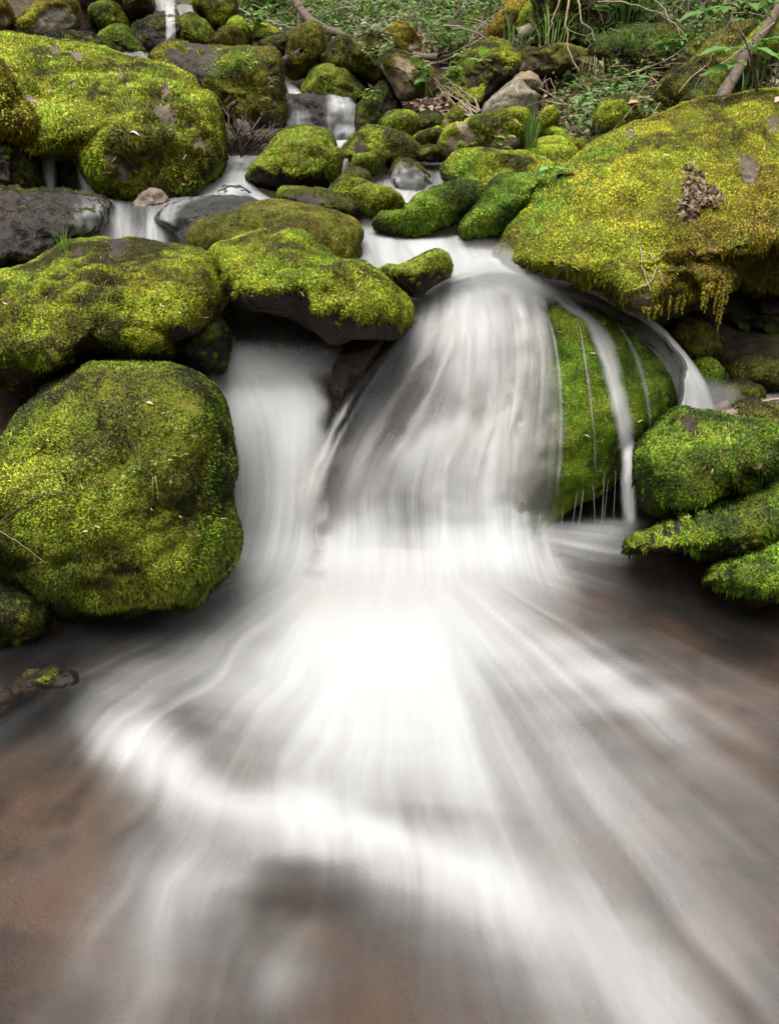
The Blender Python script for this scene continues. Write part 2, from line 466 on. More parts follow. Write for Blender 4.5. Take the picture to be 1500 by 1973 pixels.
rock('M3', MB, 'broad yellowish mossy boulder carrying white-flowered plants', 6.8, .35, '670,132 674,98 695,76 722,64 748,66 766,88 762,120 748,142 725,160 698,144', moss=(.88, .4), pal='B', mat='dark', L=.021)
rock('M4', MB, 'orange moss boulder on the bank above the cascade', 7.4, .3, '743,66 755,50 775,47 796,60 806,85 804,107 772,110 750,98', moss=(.95, .3), pal='O', mat='grey', L=.023, bare=[(796, 88, 12)])
rock('M5', MB, 'brown bare-sided rock below the orange moss boulder', 6.3, .35, '733,130 744,110 765,101 790,114 822,130 846,150 842,176 802,190 768,192 752,162', nose=(790, 150), moss=(.52, .3), pal='B', mat='tan', q=.5, bare=[(775, 135, 26)])
rock('M6', MB, 'mossy dome roofing the upper cascade', 6.75, .35, '582,183 590,155 605,131 625,121 650,127 680,141 700,160 712,188 695,204 650,204 612,192', nose=(640, 160), q=.9, moss=(.6, .9), pal='G', mat='dark', L=.02, tilt=.25)
rock('M7', MB, 'dark rock wall right of the upper cascade', 6.35, .3, '685,205 706,190 728,165 746,158 764,190 776,240 750,262 692,262', moss=(.5, .4), pal='D', mat='dark', q=.5)
rock('M8', MB, 'bright mossy lump in the shade right of the upper cascade', 5.9, .3, '733,242 744,223 770,217 796,224 806,245 800,266 765,270 740,262', moss=(.95, .3), pal='G', mat='dark', L=.02)
rock('M9', MB, 'dark patchy lump beside the bright mossy one near the overhang', 5.95, .25, '795,238 805,222 830,218 852,232 856,258 830,268 803,264', moss=(.65, .4), pal='D', mat='dark', L=.019)
rock('M10', MB, 'low yellow mossy hump behind the two-humped boulder', 5.5, .2, '796,272 815,258 845,250 856,262 845,275 815,282', moss=(1, .3), pal='Y', mat='dark', L=.019)
rock('LG', ST, 'grey wet ledge over which the upper cascade drops', 6.5, .28, '545,192 575,184 610,181 650,184 688,200 690,275 620,282 545,275', mat='wet', cat='rock', q=.35, tilt=.1, bump=1.6)
rock('U1', MB, 'two-humped mossy boulder at the foot of the upper cascade', 5.05, .3, '655,292 665,275 690,256 715,247 742,252 762,258 782,264 800,280 810,298 802,313 750,315 690,310', nose=(735, 290), moss=(.8, .5), pal='Y', mat='dark', L=.019, tilt=.15, bare=[(690, 285, 20)])
rock('U2', MB, 'small stubby mossy rock in front of the two-humped boulder', 4.75, .15, '683,320 690,306 712,300 728,293 737,303 732,318 706,330 690,331', moss=(1, .2), pal='G', mat='dark', L=.017)
rock('U3', ST, 'low wet stone beside the right end of the two-humped boulder', 4.9, .15, '806,295 815,287 840,286 855,296 852,310 825,313 808,310', moss=(.5, .5), pal='D', mat='wet', cat='rock')
rock('W1', MB, 'pyramid-shaped mossy boulder in midstream with its base washed by white water', 4.65, .4,
     '465,347 485,325 500,310 530,270 560,252 600,247 630,260 645,285 657,297 652,330 640,357 610,370 560,374 510,367 480,358', nose=(575, 300), q=.8, moss=(.72, .6), pal='G', mat='dark', L=.018, tilt=.15, bare=[(530, 350, 26)])
rock('X1', MB, 'small rounded mossy rock, rightmost of a cluster below the pyramid boulder', 4.1, .15, '673,385 685,367 715,361 750,369 773,388 766,404 740,413 700,402', moss=(1, .2), pal='G', mat='dark', L=.016)
rock('X2', MB, 'small mossy rock, leftmost of the cluster below the pyramid boulder', 4.2, .15, '632,377 641,357 668,348 702,352 715,362 690,374 672,390 650,386', moss=(.9, .2), pal='G', mat='dark', L=.016)
rock('X3', MB, 'dark half-bare stone at the back of the cluster below the pyramid boulder', 4.35, .15, '650,352 664,336 690,329 708,340 712,360 680,366 655,362', moss=(.55, .3), pal='D', mat='grey', L=.016)
rock('Y1', ST, 'low purplish-brown bare rock below the pyramid boulder', 4.0, .25, '545,382 570,370 620,369 660,380 692,402 672,416 620,420 575,405', tilt=.25, mat='dark', cat='rock', moss=(.25, .3), pal='D')
rock('Y2', MB, 'tiny mossy stone squeezed left of the purplish-brown rock', 4.1, .1, '541,375 552,366 575,366 590,374 575,386 548,388', moss=(.8, .3), pal='G', mat='dark', cat='rock', L=.015)
rock('Z1', MB, 'long low mossy rock lying across the stream above the white pool', 3.9, .2, '724,431 745,416 785,408 800,387 830,371 880,356 910,352 928,370 925,390 900,412 860,427 805,444 750,439', nose=(830, 410), moss=(.95, .25), pal='L', mat='dark', L=.015)
rock('AA', MB, 'bright green mossy rock tucked against the huge right boulder', 3.8, .3, '890,443 905,420 930,390 945,360 970,342 1010,338 1050,344 1052,352 1022,380 1000,404 984,428 960,440 920,447 900,450', nose=(950, 410), moss=(1.05, .2), pal='L', mat='dark', L=.016, tilt=.2, dens=11)
rock('RB', MB, 'huge yellow-green mossy boulder overhanging a dark hollow on the right', 3.9, .58,
     '955,497 970,460 985,425 1020,380 1080,330 1130,290 1180,258 1240,235 1320,205 1400,190 1470,178 1560,178 1650,240 1660,400 1560,450 1490,440 1460,475 1425,500 1412,545 1370,545 1320,577 1270,592 1250,606 1200,590 1150,562 1080,532 1000,512',
     nose=(1235, 520), tilt=.31, moss=(.97, .24), pal='R', q=.55, L=.0135, mat='mid',
     bare=[(1445, 315, 24), (1440, 350, 16), (1215, 255, 14), (1235, 250, 10), (1390, 203, 13), (1490, 235, 16), (1232, 592, 26), (1150, 562, 20), (1080, 530, 16)], dens=9.5, droop=.5, fringe=1.8,
     extra=[('L', '950,500 1010,390 1180,250 1230,260 1100,400 1000,500', 5), ('O', '1290,460 1520,330 1540,480 1420,590 1270,630 1260,540', 4)])
rock('CC', MB, 'broad bright mossy mound behind the long low mossy rock', 4.7, .35, '853,330 868,307 895,291 940,293 990,299 1040,305 1087,320 1085,348 1020,365 960,370 910,372 878,358', nose=(960, 345), moss=(1.02, .2), pal='Y', mat='dark', L=.017, tilt=.3,
     extra=[('L', '850,330 870,300 920,290 960,310 900,370', 6)])
rock('DD', MB, 'low mossy hump right of the tan block on the bank', 5.3, .25, '990,298 1025,276 1068,267 1092,275 1117,300 1128,318 1090,328 1030,322', moss=(.9, .35), pal='Y', mat='grey', L=.018, tilt=.2, bare=[(1118, 310, 12)])
rock('EE', MB, 'tan angular block with a moss cap on the right bank', 5.25, .35, '848,282 865,250 900,234 950,221 1000,212 1021,225 1019,260 1010,284 980,297 920,296 885,280 862,300', nose=(950, 262), moss=(.62, .85), pal='Y', mat='tan', q=.4, L=.018, bare=[(892, 245, 20), (900, 260, 18)],
     extra=[('B', '930,240 1020,225 1020,300 920,290', 5)])
rock('ER', MB, 'leaning finger-shaped stone propped on the left of the tan block', 5.5, .12, '833,290 848,255 868,222 885,200 897,195 906,204 895,225 875,258 858,290', moss=(.55, .3), pal='Y', mat='tan', L=.018, cat='rock', bare=[(895, 206, 12)])
rock('FF', ST, 'pale grey lichen-spotted angular rock under the overhang', 5.9, .3, '924,224 935,196 960,175 985,155 1000,149 1020,170 1034,182 1027,222 980,232 940,234', nose=(985, 195), mat='lichen', q=.7, facets=4, cat='rock', bump=.7)
rock('FG', ST, 'reddish-brown stone tucked behind the pale lichen-spotted rock', 6.2, .2, '988,152 1000,142 1022,138 1040,152 1045,172 1015,178 992,172', mat='tan', q=.7, facets=2, cat='rock')
rock('GA', MB, 'big dark overhanging rock with a yellow moss crown on the right bank', 6.5, .4, '866,190 873,152 890,113 922,86 962,79 985,92 1003,112 1000,140 960,168 935,196 922,222 888,210', nose=(930, 118), moss=(.3, 1.2), pal='Y', mat='dark', tilt=.3, L=.02, q=.9, bump=1.2)
rock('GB', MB, 'rough slab bridging the dark hollow right of the yellow-crowned rock', 6.7, .35, '968,112 1000,95 1045,98 1085,90 1127,103 1118,130 1085,140 1052,146 1018,140 992,146 975,130', nose=(1050, 108), moss=(.3, .9), pal='B', mat='mid', tilt=.3, L=.02, bump=1.4, q=.8)
rock('HH', MB, 'moss-topped stone on the leafy slope behind the huge right boulder', 5.4, .25, '1143,246 1148,222 1172,196 1204,187 1226,196 1237,230 1212,256 1172,264 1152,264', moss=(.68, .8), pal='Y', mat='lichen', L=.018)
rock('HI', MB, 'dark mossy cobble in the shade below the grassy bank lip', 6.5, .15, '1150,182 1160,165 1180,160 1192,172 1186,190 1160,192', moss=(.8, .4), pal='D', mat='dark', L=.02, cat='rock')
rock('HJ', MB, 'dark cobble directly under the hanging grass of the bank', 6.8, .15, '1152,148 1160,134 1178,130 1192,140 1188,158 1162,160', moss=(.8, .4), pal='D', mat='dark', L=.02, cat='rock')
rock('HK', MB, 'low mossy stone beside the leaf litter left of the moss-topped stone', 5.3, .12, '1128,290 1140,272 1165,264 1190,268 1205,284 1180,300 1145,305', moss=(.85, .4), pal='B', mat='dark', L=.018, cat='rock')
rock('HL', MB, 'small yellow mossy stone in the litter right of the tan block', 5.6, .1, '1040,232 1048,214 1064,207 1074,220 1068,238 1050,242', moss=(.95, .3), pal='Y', mat='dark', L=.018, cat='rock')
rock('NN', MB, 'rounded fall rock half covered by moss and half by white water', 3.12, .34,
     '600,1110 615,960 640,840 690,690 770,600 860,545 950,524 1060,543 1120,556 1190,592 1262,640 1310,700 1306,780 1265,825 1215,880 1185,925 1112,965 1052,1012 1012,1070 980,1110 800,1130',
     nose=(900, 900), tilt=.085, mat='wet', moss=(1.05, .05), pal='L', L=.011, q=.7, bump=.5,
     green='1000,600 1050,605 1108,590 1180,622 1250,652 1325,680 1335,765 1300,815 1242,852 1200,902 1182,925 1112,970 1052,1018 1010,1075 985,1060 985,950 985,800 992,680', dens=12, back=.6,
     extra=[('L', '1108,590 1180,622 1270,670 1230,700 1150,640', 4)])
rock('OO', ST, 'black wet rib of rock splitting the left fall from the main fall', 3.0, .18, '735,650 700,648 662,668 642,705 632,760 628,840 640,860 660,800 690,735 720,690', mat='wet', cat='rock', moss=(.1, .3), pal='D', q=.6)
rock('LB', ST, 'dark wet stone hidden in shadow under the wide overhanging boulder', 2.95, .2, '335,640 400,610 430,620 440,680 420,715 370,715 330,700', mat='wet', cat='rock', moss=(.5, .3), pal='D')
rock('KK', MB, 'vivid green mossy slab right of the fall rock, topmost of three at the pool edge', 2.8, .3, '1228,870 1258,832 1300,800 1340,797 1400,812 1450,812 1500,820 1600,845 1640,910 1560,925 1500,925 1440,938 1352,960 1305,992 1262,993 1236,972 1226,910',
     nose=(1390, 890), moss=(.84, .5), bump=1.9, fringe=1.8, q=.75, pal='L', mat='dark', L=.0165, tilt=.12, bare=[(1330, 815, 16)], dens=10, droop=.6)
rock('K0', MB, 'brown flat-backed mossy rock behind the vivid green slab', 3.1, .2, '1355,805 1380,780 1420,767 1470,777 1515,800 1520,824 1440,826 1385,818', moss=(.7, .4), pal='B', mat='pink', L=.016, bare=[(1385, 790, 30)], tilt=.25)
rock('LL', MB, 'long tapering mossy slab, middle of three at the right pool edge', 2.6, .25, '1206,1056 1225,1036 1255,1022 1298,998 1380,975 1450,947 1500,930 1600,900 1660,970 1560,1012 1480,1037 1400,1057 1330,1067 1260,1070 1218,1066',
     nose=(1400, 1030), moss=(.82, .5), bump=1.9, fringe=1.8, q=.75, pal='L', mat='wet', L=.016, tilt=.2, bare=[(1255, 1035, 9), (1280, 1023, 10), (1305, 1012, 11), (1335, 1003, 11), (1365, 995, 10), (1395, 985, 9)], dens=9, droop=.7)
rock('MM', MB, 'low mossy slab with a pale bare edge, lowest of three at the right pool edge', 2.38, .2, '1350,1122 1395,1085 1450,1062 1500,1035 1600,1000 1660,1090 1560,1142 1480,1140 1420,1132', nose=(1480, 1115), moss=(.8, .5), bump=1.9, fringe=1.8, q=.75, pal='L', mat='wet', L=.0155, tilt=.2, bare=[(1375, 1115, 12), (1400, 1106, 12), (1428, 1096, 10)], dens=9, droop=.7)
rock('PP', MB, 'dark green mossy stone in shadow at the left pool edge', 2.15, .15, '-60,1172 0,1153 50,1148 87,1172 92,1202 62,1227 0,1243 -60,1243', moss=(.85, .2), pal='D', mat='wet', L=.012)
rock('QQ', MB, 'orange-yellow moss boulder cut off by the left edge', 4.5, .4, '-110,150 -20,115 15,148 35,190 60,213 73,245 62,268 20,276 -110,282', moss=(.95, .25), pal='O', mat='dark', L=.02, nose=(10, 235), extra=[('Y', '-50,120 60,150 80,280 -50,280', 3)])
rock('RR', MB, 'dark sloping rock under the orange-yellow moss boulder', 4.4, .3, '-80,275 0,276 30,273 62,300 82,335 93,364 60,372 0,368 -80,372', moss=(.45, .3), pal='D', mat='wet', L=.018)
rock('UU', ST, 'black wet rock behind the small twin falls on the left', 4.75, .25, '60,270 110,262 160,270 205,330 215,392 140,400 70,392 55,320', mat='wet', cat='rock', moss=(.2, .3), pal='D', q=.4)
rock('SS', ST, 'brown dripping rock with a thin film of water on the left edge', 3.9, .3, '-100,372 0,360 50,363 110,368 165,373 215,392 200,430 165,462 122,472 62,512 0,526 -100,532', nose=(70, 450), tilt=.25, bump=2.2, mat='wet', cat='rock', moss=(.12, .4), pal='D')
rock('TT', ST, 'small pale pinkish stone at the foot of the largest upper left boulder', 4.25, .12, '256,396 275,370 295,361 316,371 322,386 302,398 275,402', mat='pink', cat='stone', facets=3, q=.7)
rock('VV', ST, 'smooth wet cobble washed over in the left channel', 4.45, .15, '415,385 425,362 450,355 478,366 488,384 455,394', mat='slate', cat='rock')
rock('WW', ST, 'wet brown stone parting the little chute below the two-humped boulder', 4.75, .18, '748,362 755,322 775,310 800,309 818,325 832,362 790,375', mat='wet', cat='rock', moss=(.2, .4), pal='D')
rock('XX', MB, 'small dark mossy stone on the lip of the main fall', 3.15, .14, '728,532 745,518 780,515 810,500 840,486 858,499 863,525 842,547 802,572 768,560', moss=(.7, .5), pal='G', mat='dark', L=.0135)
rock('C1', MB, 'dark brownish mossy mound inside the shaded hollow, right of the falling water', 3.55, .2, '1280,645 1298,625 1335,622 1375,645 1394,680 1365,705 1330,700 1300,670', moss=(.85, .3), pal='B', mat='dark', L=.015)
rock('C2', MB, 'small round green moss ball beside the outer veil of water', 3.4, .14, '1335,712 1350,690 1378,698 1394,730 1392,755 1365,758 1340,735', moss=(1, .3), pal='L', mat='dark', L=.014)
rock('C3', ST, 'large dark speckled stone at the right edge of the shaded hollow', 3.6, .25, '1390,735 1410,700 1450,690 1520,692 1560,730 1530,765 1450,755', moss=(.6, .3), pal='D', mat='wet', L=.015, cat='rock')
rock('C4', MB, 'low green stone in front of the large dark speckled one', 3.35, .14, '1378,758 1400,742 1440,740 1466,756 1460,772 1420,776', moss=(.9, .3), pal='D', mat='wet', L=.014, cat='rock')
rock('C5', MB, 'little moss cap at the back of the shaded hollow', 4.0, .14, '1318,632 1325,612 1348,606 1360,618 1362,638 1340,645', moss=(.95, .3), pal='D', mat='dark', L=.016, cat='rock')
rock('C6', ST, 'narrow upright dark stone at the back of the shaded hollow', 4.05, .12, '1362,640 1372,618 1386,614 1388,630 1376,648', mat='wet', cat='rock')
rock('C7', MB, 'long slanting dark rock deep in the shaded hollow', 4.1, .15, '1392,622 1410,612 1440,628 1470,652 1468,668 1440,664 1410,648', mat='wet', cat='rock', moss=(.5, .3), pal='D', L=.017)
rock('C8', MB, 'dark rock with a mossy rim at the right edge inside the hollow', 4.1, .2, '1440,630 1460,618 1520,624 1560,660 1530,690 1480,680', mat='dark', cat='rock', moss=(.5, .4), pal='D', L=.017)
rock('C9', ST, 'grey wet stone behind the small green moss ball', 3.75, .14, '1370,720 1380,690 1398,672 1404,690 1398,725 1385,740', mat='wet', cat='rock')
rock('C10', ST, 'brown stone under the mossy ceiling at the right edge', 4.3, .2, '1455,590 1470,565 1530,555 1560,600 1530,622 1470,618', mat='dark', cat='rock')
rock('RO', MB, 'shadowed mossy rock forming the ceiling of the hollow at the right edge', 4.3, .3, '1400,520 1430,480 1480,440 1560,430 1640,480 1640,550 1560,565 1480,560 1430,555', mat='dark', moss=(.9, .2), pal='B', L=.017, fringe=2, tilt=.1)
rock('PS', ST, 'half-drowned brown stone in the dark left corner of the pool', 1.95, .14, '10,1345 40,1308 90,1292 150,1290 172,1312 150,1340 80,1352', mat='wet', cat='rock', moss=(.12, .3), pal='D', L=.011)
rock('PT', ST, 'black stone cut off by the left edge beside the half-drowned brown one', 1.9, .12, '-60,1400 -50,1330 0,1320 30,1335 35,1365 20,1385 0,1392', mat='wet', cat='rock')
_BV = {}
def surf(key, px, py, off=.004):
    """The point on boulder `key` seen at photo pixel (px, py), just proud of its skin."""
    if key not in _BV:
        _, V, Fq = ROCKS[key]
        _BV[key] = BVHTree.FromPolygons([tuple(v) for v in V], [tuple(f) for f in Fq.tolist()])
    d = ray(px, py); d = d / np.linalg.norm(d)
    h = _BV[key].ray_cast(Vector(CAM), Vector(d))
    return CAM + d * (h[3] - off) if h[0] is not None else None
def depth_on(key, px, py, off=.004):
    p = surf(key, px, py, off)
    return p[1] if p is not None else 3.0
# ---------------------------------------------------------------- ground: one sheet, stream bed, banks and the valley beyond, its unseen flanks and rear raised to block low sky light
def lin(x, kn):
    a = np.array(kn, float)
    return np.interp(x, a[:, 0], a[:, 1])

def ground_z(x, y):
    z = lin(y, [(-60, 14), (-8, 2.0), (-4, .3), (-2, -.2), (2.35, -.2), (2.75, -.12), (3.1, .4), (3.5, .78), (4, .9), (5, 1.04), (5.9, 1.2), (6.4, 1.4), (7, 1.68), (8, 2.1), (10, 2.85), (12, 3.8), (20, 8.5), (60, 34), (120, 50)])
    up = sstep(4.2, 5.6, y)
    z = z + up * (.32 * np.maximum(0, x - .5) + .28 * np.maximum(0, -x - 1.2))
    z = z - .38 * sstep(.75, 1.3, x) * sstep(2.4, 3.0, y) * (1 - sstep(4.2, 5.0, y)) 
    z = z - .5 * sstep(.42, .55, x) * (1 - sstep(1.0, 1.2, x)) * sstep(2.68, 2.8, y) * (1 - sstep(3.2, 3.5, y))
    z = z - .25 * sstep(-.7, -1.1, x) * sstep(2.4, 2.9, y) * (1 - sstep(3.5, 4.2, y))
    side = np.maximum(0, np.abs(x) - lin(y, [(-5, 2.2), (1.5, 1.9), (2.5, 2.1), (4, 2.6), (6, 3.2), (12, 6)]))
    z = z + 1.1 * side * np.exp(-side / 60)
    return z

def axis(a, b, fine, far, g=1.13):
    c = list(np.arange(a, b, fine)); s = fine; v = c[-1]
    while v < far[1]:
        s *= g; v += s; c.append(v)
    s = fine; v = a
    while v > far[0]:
        s *= g; v -= s; c.insert(0, v)
    return np.array(c)
gx = axis(-3.2, 3.8, .035, (-90, 90)); gy = axis(.2, 10.5, .035, (-80, 110))
GX, GY = np.meshgrid(gx, gy)
GZ = ground_z(GX, GY)
P = np.stack([GX, GY, GZ], -1)
near = np.exp(-np.maximum(0, np.hypot(GX, GY - 5) - 9) / 6)
GZ = GZ + ((fbm(P, 1.3, 3, 2) - .5) * .22 + (fbm(P, 6, 3, 3) - .5) * .09) * near * np.where(GY < 2.6, .5, 1) + (fbm(P, .12, 3, 4) - .5) * 5 * (1 - near)
GZ = GZ + .10 * np.exp(-((GX + .11) / .2) ** 2 - ((GY - 1.12) / .13) ** 2)
P[..., 2] = GZ

def ground_material():
    t = NT('forest_soil')
    co = t.n('ShaderNodeNewGeometry').outputs['Position']
    z = t.n('ShaderNodeSeparateXYZ', {0: co}).outputs[2]
    n1 = t.noise(co, 2.2, 5); n2 = t.noise(co, 14, 6, .65); n3 = t.noise(co, 70, 4, .7)
    soil = t.mix(t.ramp(n2, .35, .65), (.018, .012, .008), (.06, .04, .025))  # soil tones darkened to stand in for shade on the bank
    soil = t.mix(t.math('MULTIPLY', t.ramp(n3, .55, .65), .7), soil, (.12, .075, .047))
    soil = t.mix(t.math('MULTIPLY', t.ramp(n1, .5, .6), .65), soil, (.06, .07, .015))
    bed = t.mix(t.ramp(n1, .34, .64), (.018, .013, .011), (.082, .057, .042))
    bed = t.mix(t.math('MULTIPLY', t.ramp(n2, .35, .75), .5), bed, (.05, .038, .032))
    n4 = t.noise(co, 5.5, 2, .5)
    bed = t.mix(t.math('MULTIPLY', t.ramp(n4, .5, .68), .75), bed, (.016, .012, .011))
    c = t.mix(t.ramp(z, -.02, .12), bed, soil)
    h = t.math('ADD', n2, t.math('MULTIPLY', n3, .5))
    bp = t.n('ShaderNodeBump', {'Height': h, 'Strength': .8, 'Distance': .03}).outputs[0]
    p = t.n('ShaderNodeBsdfPrincipled', {'Base Color': c, 'Roughness': .85, 'Normal': bp})
    p.inputs['Specular IOR Level'].default_value = .3
    t.t.links.new(p.outputs[0], t.out.inputs[0])
    return t.m
gF = grid_faces(len(gy), len(gx))
ground = make('ground', P.reshape(-1, 3), gF, ground_material(), props={'kind': 'structure', 'label': 'brown stream bed and wooded bank soil'})
ground_bvh = BVHTree.FromPolygons([tuple(v) for v in P.reshape(-1, 3)], [tuple(f) for f in gF.tolist()])

# ---------------------------------------------------------------- water
def water_material(name, su, sv, amp, clear=(.86, .83, .8), gloss=.22, spec=.5, foamc=(.45, .45, .446), tr=.25):
    t = NT(name)
    uv = t.n('ShaderNodeUVMap', uv_map='flow').outputs[0]
    def streak(a, b, det, ro=.55):
        m = t.n('ShaderNodeMapping', {'Vector': uv, 'Scale': (a, b, 1)}).outputs[0]
        return t.noise(m, 1.0, det, ro)
    n1 = streak(su, sv, 3); n2 = streak(su * .3, sv * .45, 3); n3 = streak(su * 3.2, sv * 1.6, 2)
    n = t.math('ADD', t.math('ADD', t.math('MULTIPLY', n1, .38), t.math('MULTIPLY', n2, .42)), t.math('MULTIPLY', n3, .2))
    n = t.math('SUBTRACT', n, .5)
    fo = t.attr('foam'); cv = t.attr('cover')
    k = t.math('MULTIPLY', fo, t.math('SUBTRACT', 1.12, fo))
    k = t.math('POWER', t.math('MAXIMUM', k, 0.0), .85)
    w = t.math('ADD', fo, t.math('MULTIPLY', t.math('MULTIPLY', n, amp), k), True)
    foam = t.n('ShaderNodeBsdfDiffuse', {'Color': (*foamc, 1)})
    ftr = t.n('ShaderNodeBsdfTranslucent', {'Color': (*foamc, 1)})
    fm = t.n('ShaderNodeMixShader', {0: tr, 1: foam.outputs[0], 2: ftr.outputs[0]})
    tp = t.n('ShaderNodeBsdfTransparent', {'Color': (*clear, 1)})
    gl = t.n('ShaderNodeBsdfGlossy', {'Color': (.9, .9, .92, 1), 'Roughness': gloss})
    fr = t.n('ShaderNodeFresnel', {'IOR': 1.33}).outputs[0]
    cl = t.n('ShaderNodeMixShader', {0: t.math('MULTIPLY', fr, spec, True), 1: tp.outputs[0], 2: gl.outputs[0]})
    mx = t.n('ShaderNodeMixShader', {0: w, 1: cl.outputs[0], 2: fm.outputs[0]})
    nt_ = t.n('ShaderNodeBsdfTransparent')
    fin = t.n('ShaderNodeMixShader', {0: cv, 1: nt_.outputs[0], 2: mx.outputs[0]})
    t.t.links.new(fin.outputs[0], t.out.inputs[0])
    return t.m
W_POOL = water_material('pool_water', 60, 2.2, 1.15, clear=(.90, .80, .70), gloss=.3, spec=.6, foamc=(.445, .445, .441))  # foam white lowered in colour to offset the stronger light on flat water
W_FALL = water_material('falling_water', 46, 2.0, 2.5, tr=.45, spec=.12, foamc=(.61, .61, .605))  # same foam, coloured lighter because upright sheets catch less light
W_STREAM = water_material('stream_water', 34, 2.6, 2.7, tr=.4, foamc=(.52, .52, .515))  # foam colour lifted to make up for the shade on these sheets

# foam cover of the pool, noted along rows of the photograph
FOAM = {
 985: '0,0 380,0 430,.45 500,.85 600,.97 900,.9 970,.6 1000,.1 1030,0 1500,0',
 1010: '0,0 380,0 430,.45 500,.85 600,.97 900,.9 990,.6 1040,.3 1120,.35 1180,.45 1220,.4 1270,.1 1500,0',
 1040: '0,0 380,0 430,.45 500,.85 600,.97 900,.9 1000,.75 1080,.6 1150,.6 1210,.5 1260,.2 1320,.04 1500,0',
 1100: '0,0 370,.1 430,.5 500,.85 580,1 850,1 920,.9 1000,.62 1080,.4 1150,.24 1250,.1 1350,.05 1500,.03',
 1150: '0,0 250,.03 360,.25 440,.5 500,.75 580,.97 860,1 940,.88 1010,.6 1080,.3 1160,.15 1260,.07 1400,.04 1500,.03',
 1200: '0,.04 100,.03 220,.08 320,.14 400,.42 480,.72 560,.92 640,1 840,1 920,.93 990,.8 1060,.5 1130,.22 1230,.1 1400,.05 1500,.04',
 1250: '0,.05 120,.05 220,.15 320,.3 400,.55 480,.74 560,.9 640,1 800,1 900,.92 980,.82 1060,.8 1130,.55 1210,.22 1330,.1 1500,.06',
 1300: '0,.06 120,.08 210,.28 300,.48 400,.6 480,.72 560,.9 640,.98 780,.98 900,.9 960,.7 1020,.7 1100,.85 1170,.78 1240,.4 1330,.18 1500,.1',
 1350: '0,.08 130,.1 210,.4 290,.5 350,.5 410,.55 500,.78 600,.93 760,.95 880,.9 960,.68 1030,.52 1110,.6 1190,.72 1270,.72 1340,.36 1420,.2 1500,.14',
 1400: '0,.08 140,.1 210,.45 260,.52 310,.4 360,.3 420,.5 500,.75 600,.88 760,.92 880,.87 980,.7 1060,.52 1150,.38 1240,.42 1320,.48 1400,.36 1500,.22',
 1450: '0,.08 150,.14 200,.5 250,.78 300,.62 350,.32 400,.3 460,.55 560,.75 680,.85 800,.87 900,.82 1000,.7 1100,.54 1200,.4 1300,.32 1400,.3 1500,.22',
 1500: '0,.08 150,.1 230,.3 300,.58 350,.52 400,.26 460,.42 560,.68 680,.78 800,.8 900,.78 1000,.7 1100,.6 1200,.48 1300,.38 1400,.28 1500,.22',
 1550: '0,.08 180,.1 280,.3 350,.6 400,.66 450,.5 540,.62 640,.74 760,.74 900,.72 1000,.64 1100,.56 1200,.5 1300,.42 1400,.32 1500,.24',
 1590: '0,.06 200,.12 300,.32 370,.72 430,.95 520,1 600,1 680,.95 760,.74 860,.62 960,.6 1100,.54 1200,.48 1300,.44 1400,.36 1500,.27',
 1630: '0,.07 200,.15 300,.38 380,.66 450,.8 510,.7 570,.6 640,.74 720,1 800,1 880,.8 960,.6 1060,.52 1160,.48 1300,.42 1400,.36 1500,.28',
 1680: '0,.08 200,.2 290,.45 380,.6 450,.6 500,.36 560,.2 620,.24 690,.34 760,.6 840,.95 920,1 980,.85 1060,.55 1160,.46 1300,.4 1400,.34 1500,.28',
 1740: '0,.08 120,.1 220,.3 300,.5 380,.52 440,.42 490,.22 560,.1 640,.14 720,.28 800,.42 880,.55 960,.9 1030,1 1090,.75 1180,.45 1300,.4 1400,.34 1500,.28',
 1800: '0,.09 120,.14 220,.35 300,.48 380,.42 440,.32 500,.22 560,.26 640,.18 740,.22 840,.36 940,.5 1040,.76 1110,.84 1180,.58 1270,.42 1400,.34 1500,.26',
 1880: '0,.1 100,.18 200,.38 300,.44 380,.32 450,.24 530,.36 600,.28 700,.16 800,.22 900,.32 1000,.42 1100,.6 1180,.72 1250,.6 1330,.42 1420,.32 1500,.24',
 1970: '0,.1 100,.2 200,.32 300,.34 380,.24 500,.18 600,.18 700,.12 800,.18 900,.22 1000,.32 1100,.46 1200,.56 1290,.56 1380,.36 1500,.22',
}
fk = sorted(FOAM)
ftab = np.array([np.interp(np.linspace(-200, 1700, 381), *np.array(pts(FOAM[k])).T) for k in fk])
def foam_at(px, py):
    xi = np.clip((px + 200) / 5, 0, 379.99); x0 = xi.astype(int); fx = xi - x0
    yi = np.interp(py, fk, np.arange(len(fk))); y0 = np.minimum(yi.astype(int), len(fk) - 2); fy = yi - y0
    fy = fy * fy * (3 - 2 * fy)
    a = ftab[y0, x0] * (1 - fx) + ftab[y0, x0 + 1] * fx
    b = ftab[y0 + 1, x0] * (1 - fx) + ftab[y0 + 1, x0 + 1] * fx
    return a * (1 - fy) + b * fy

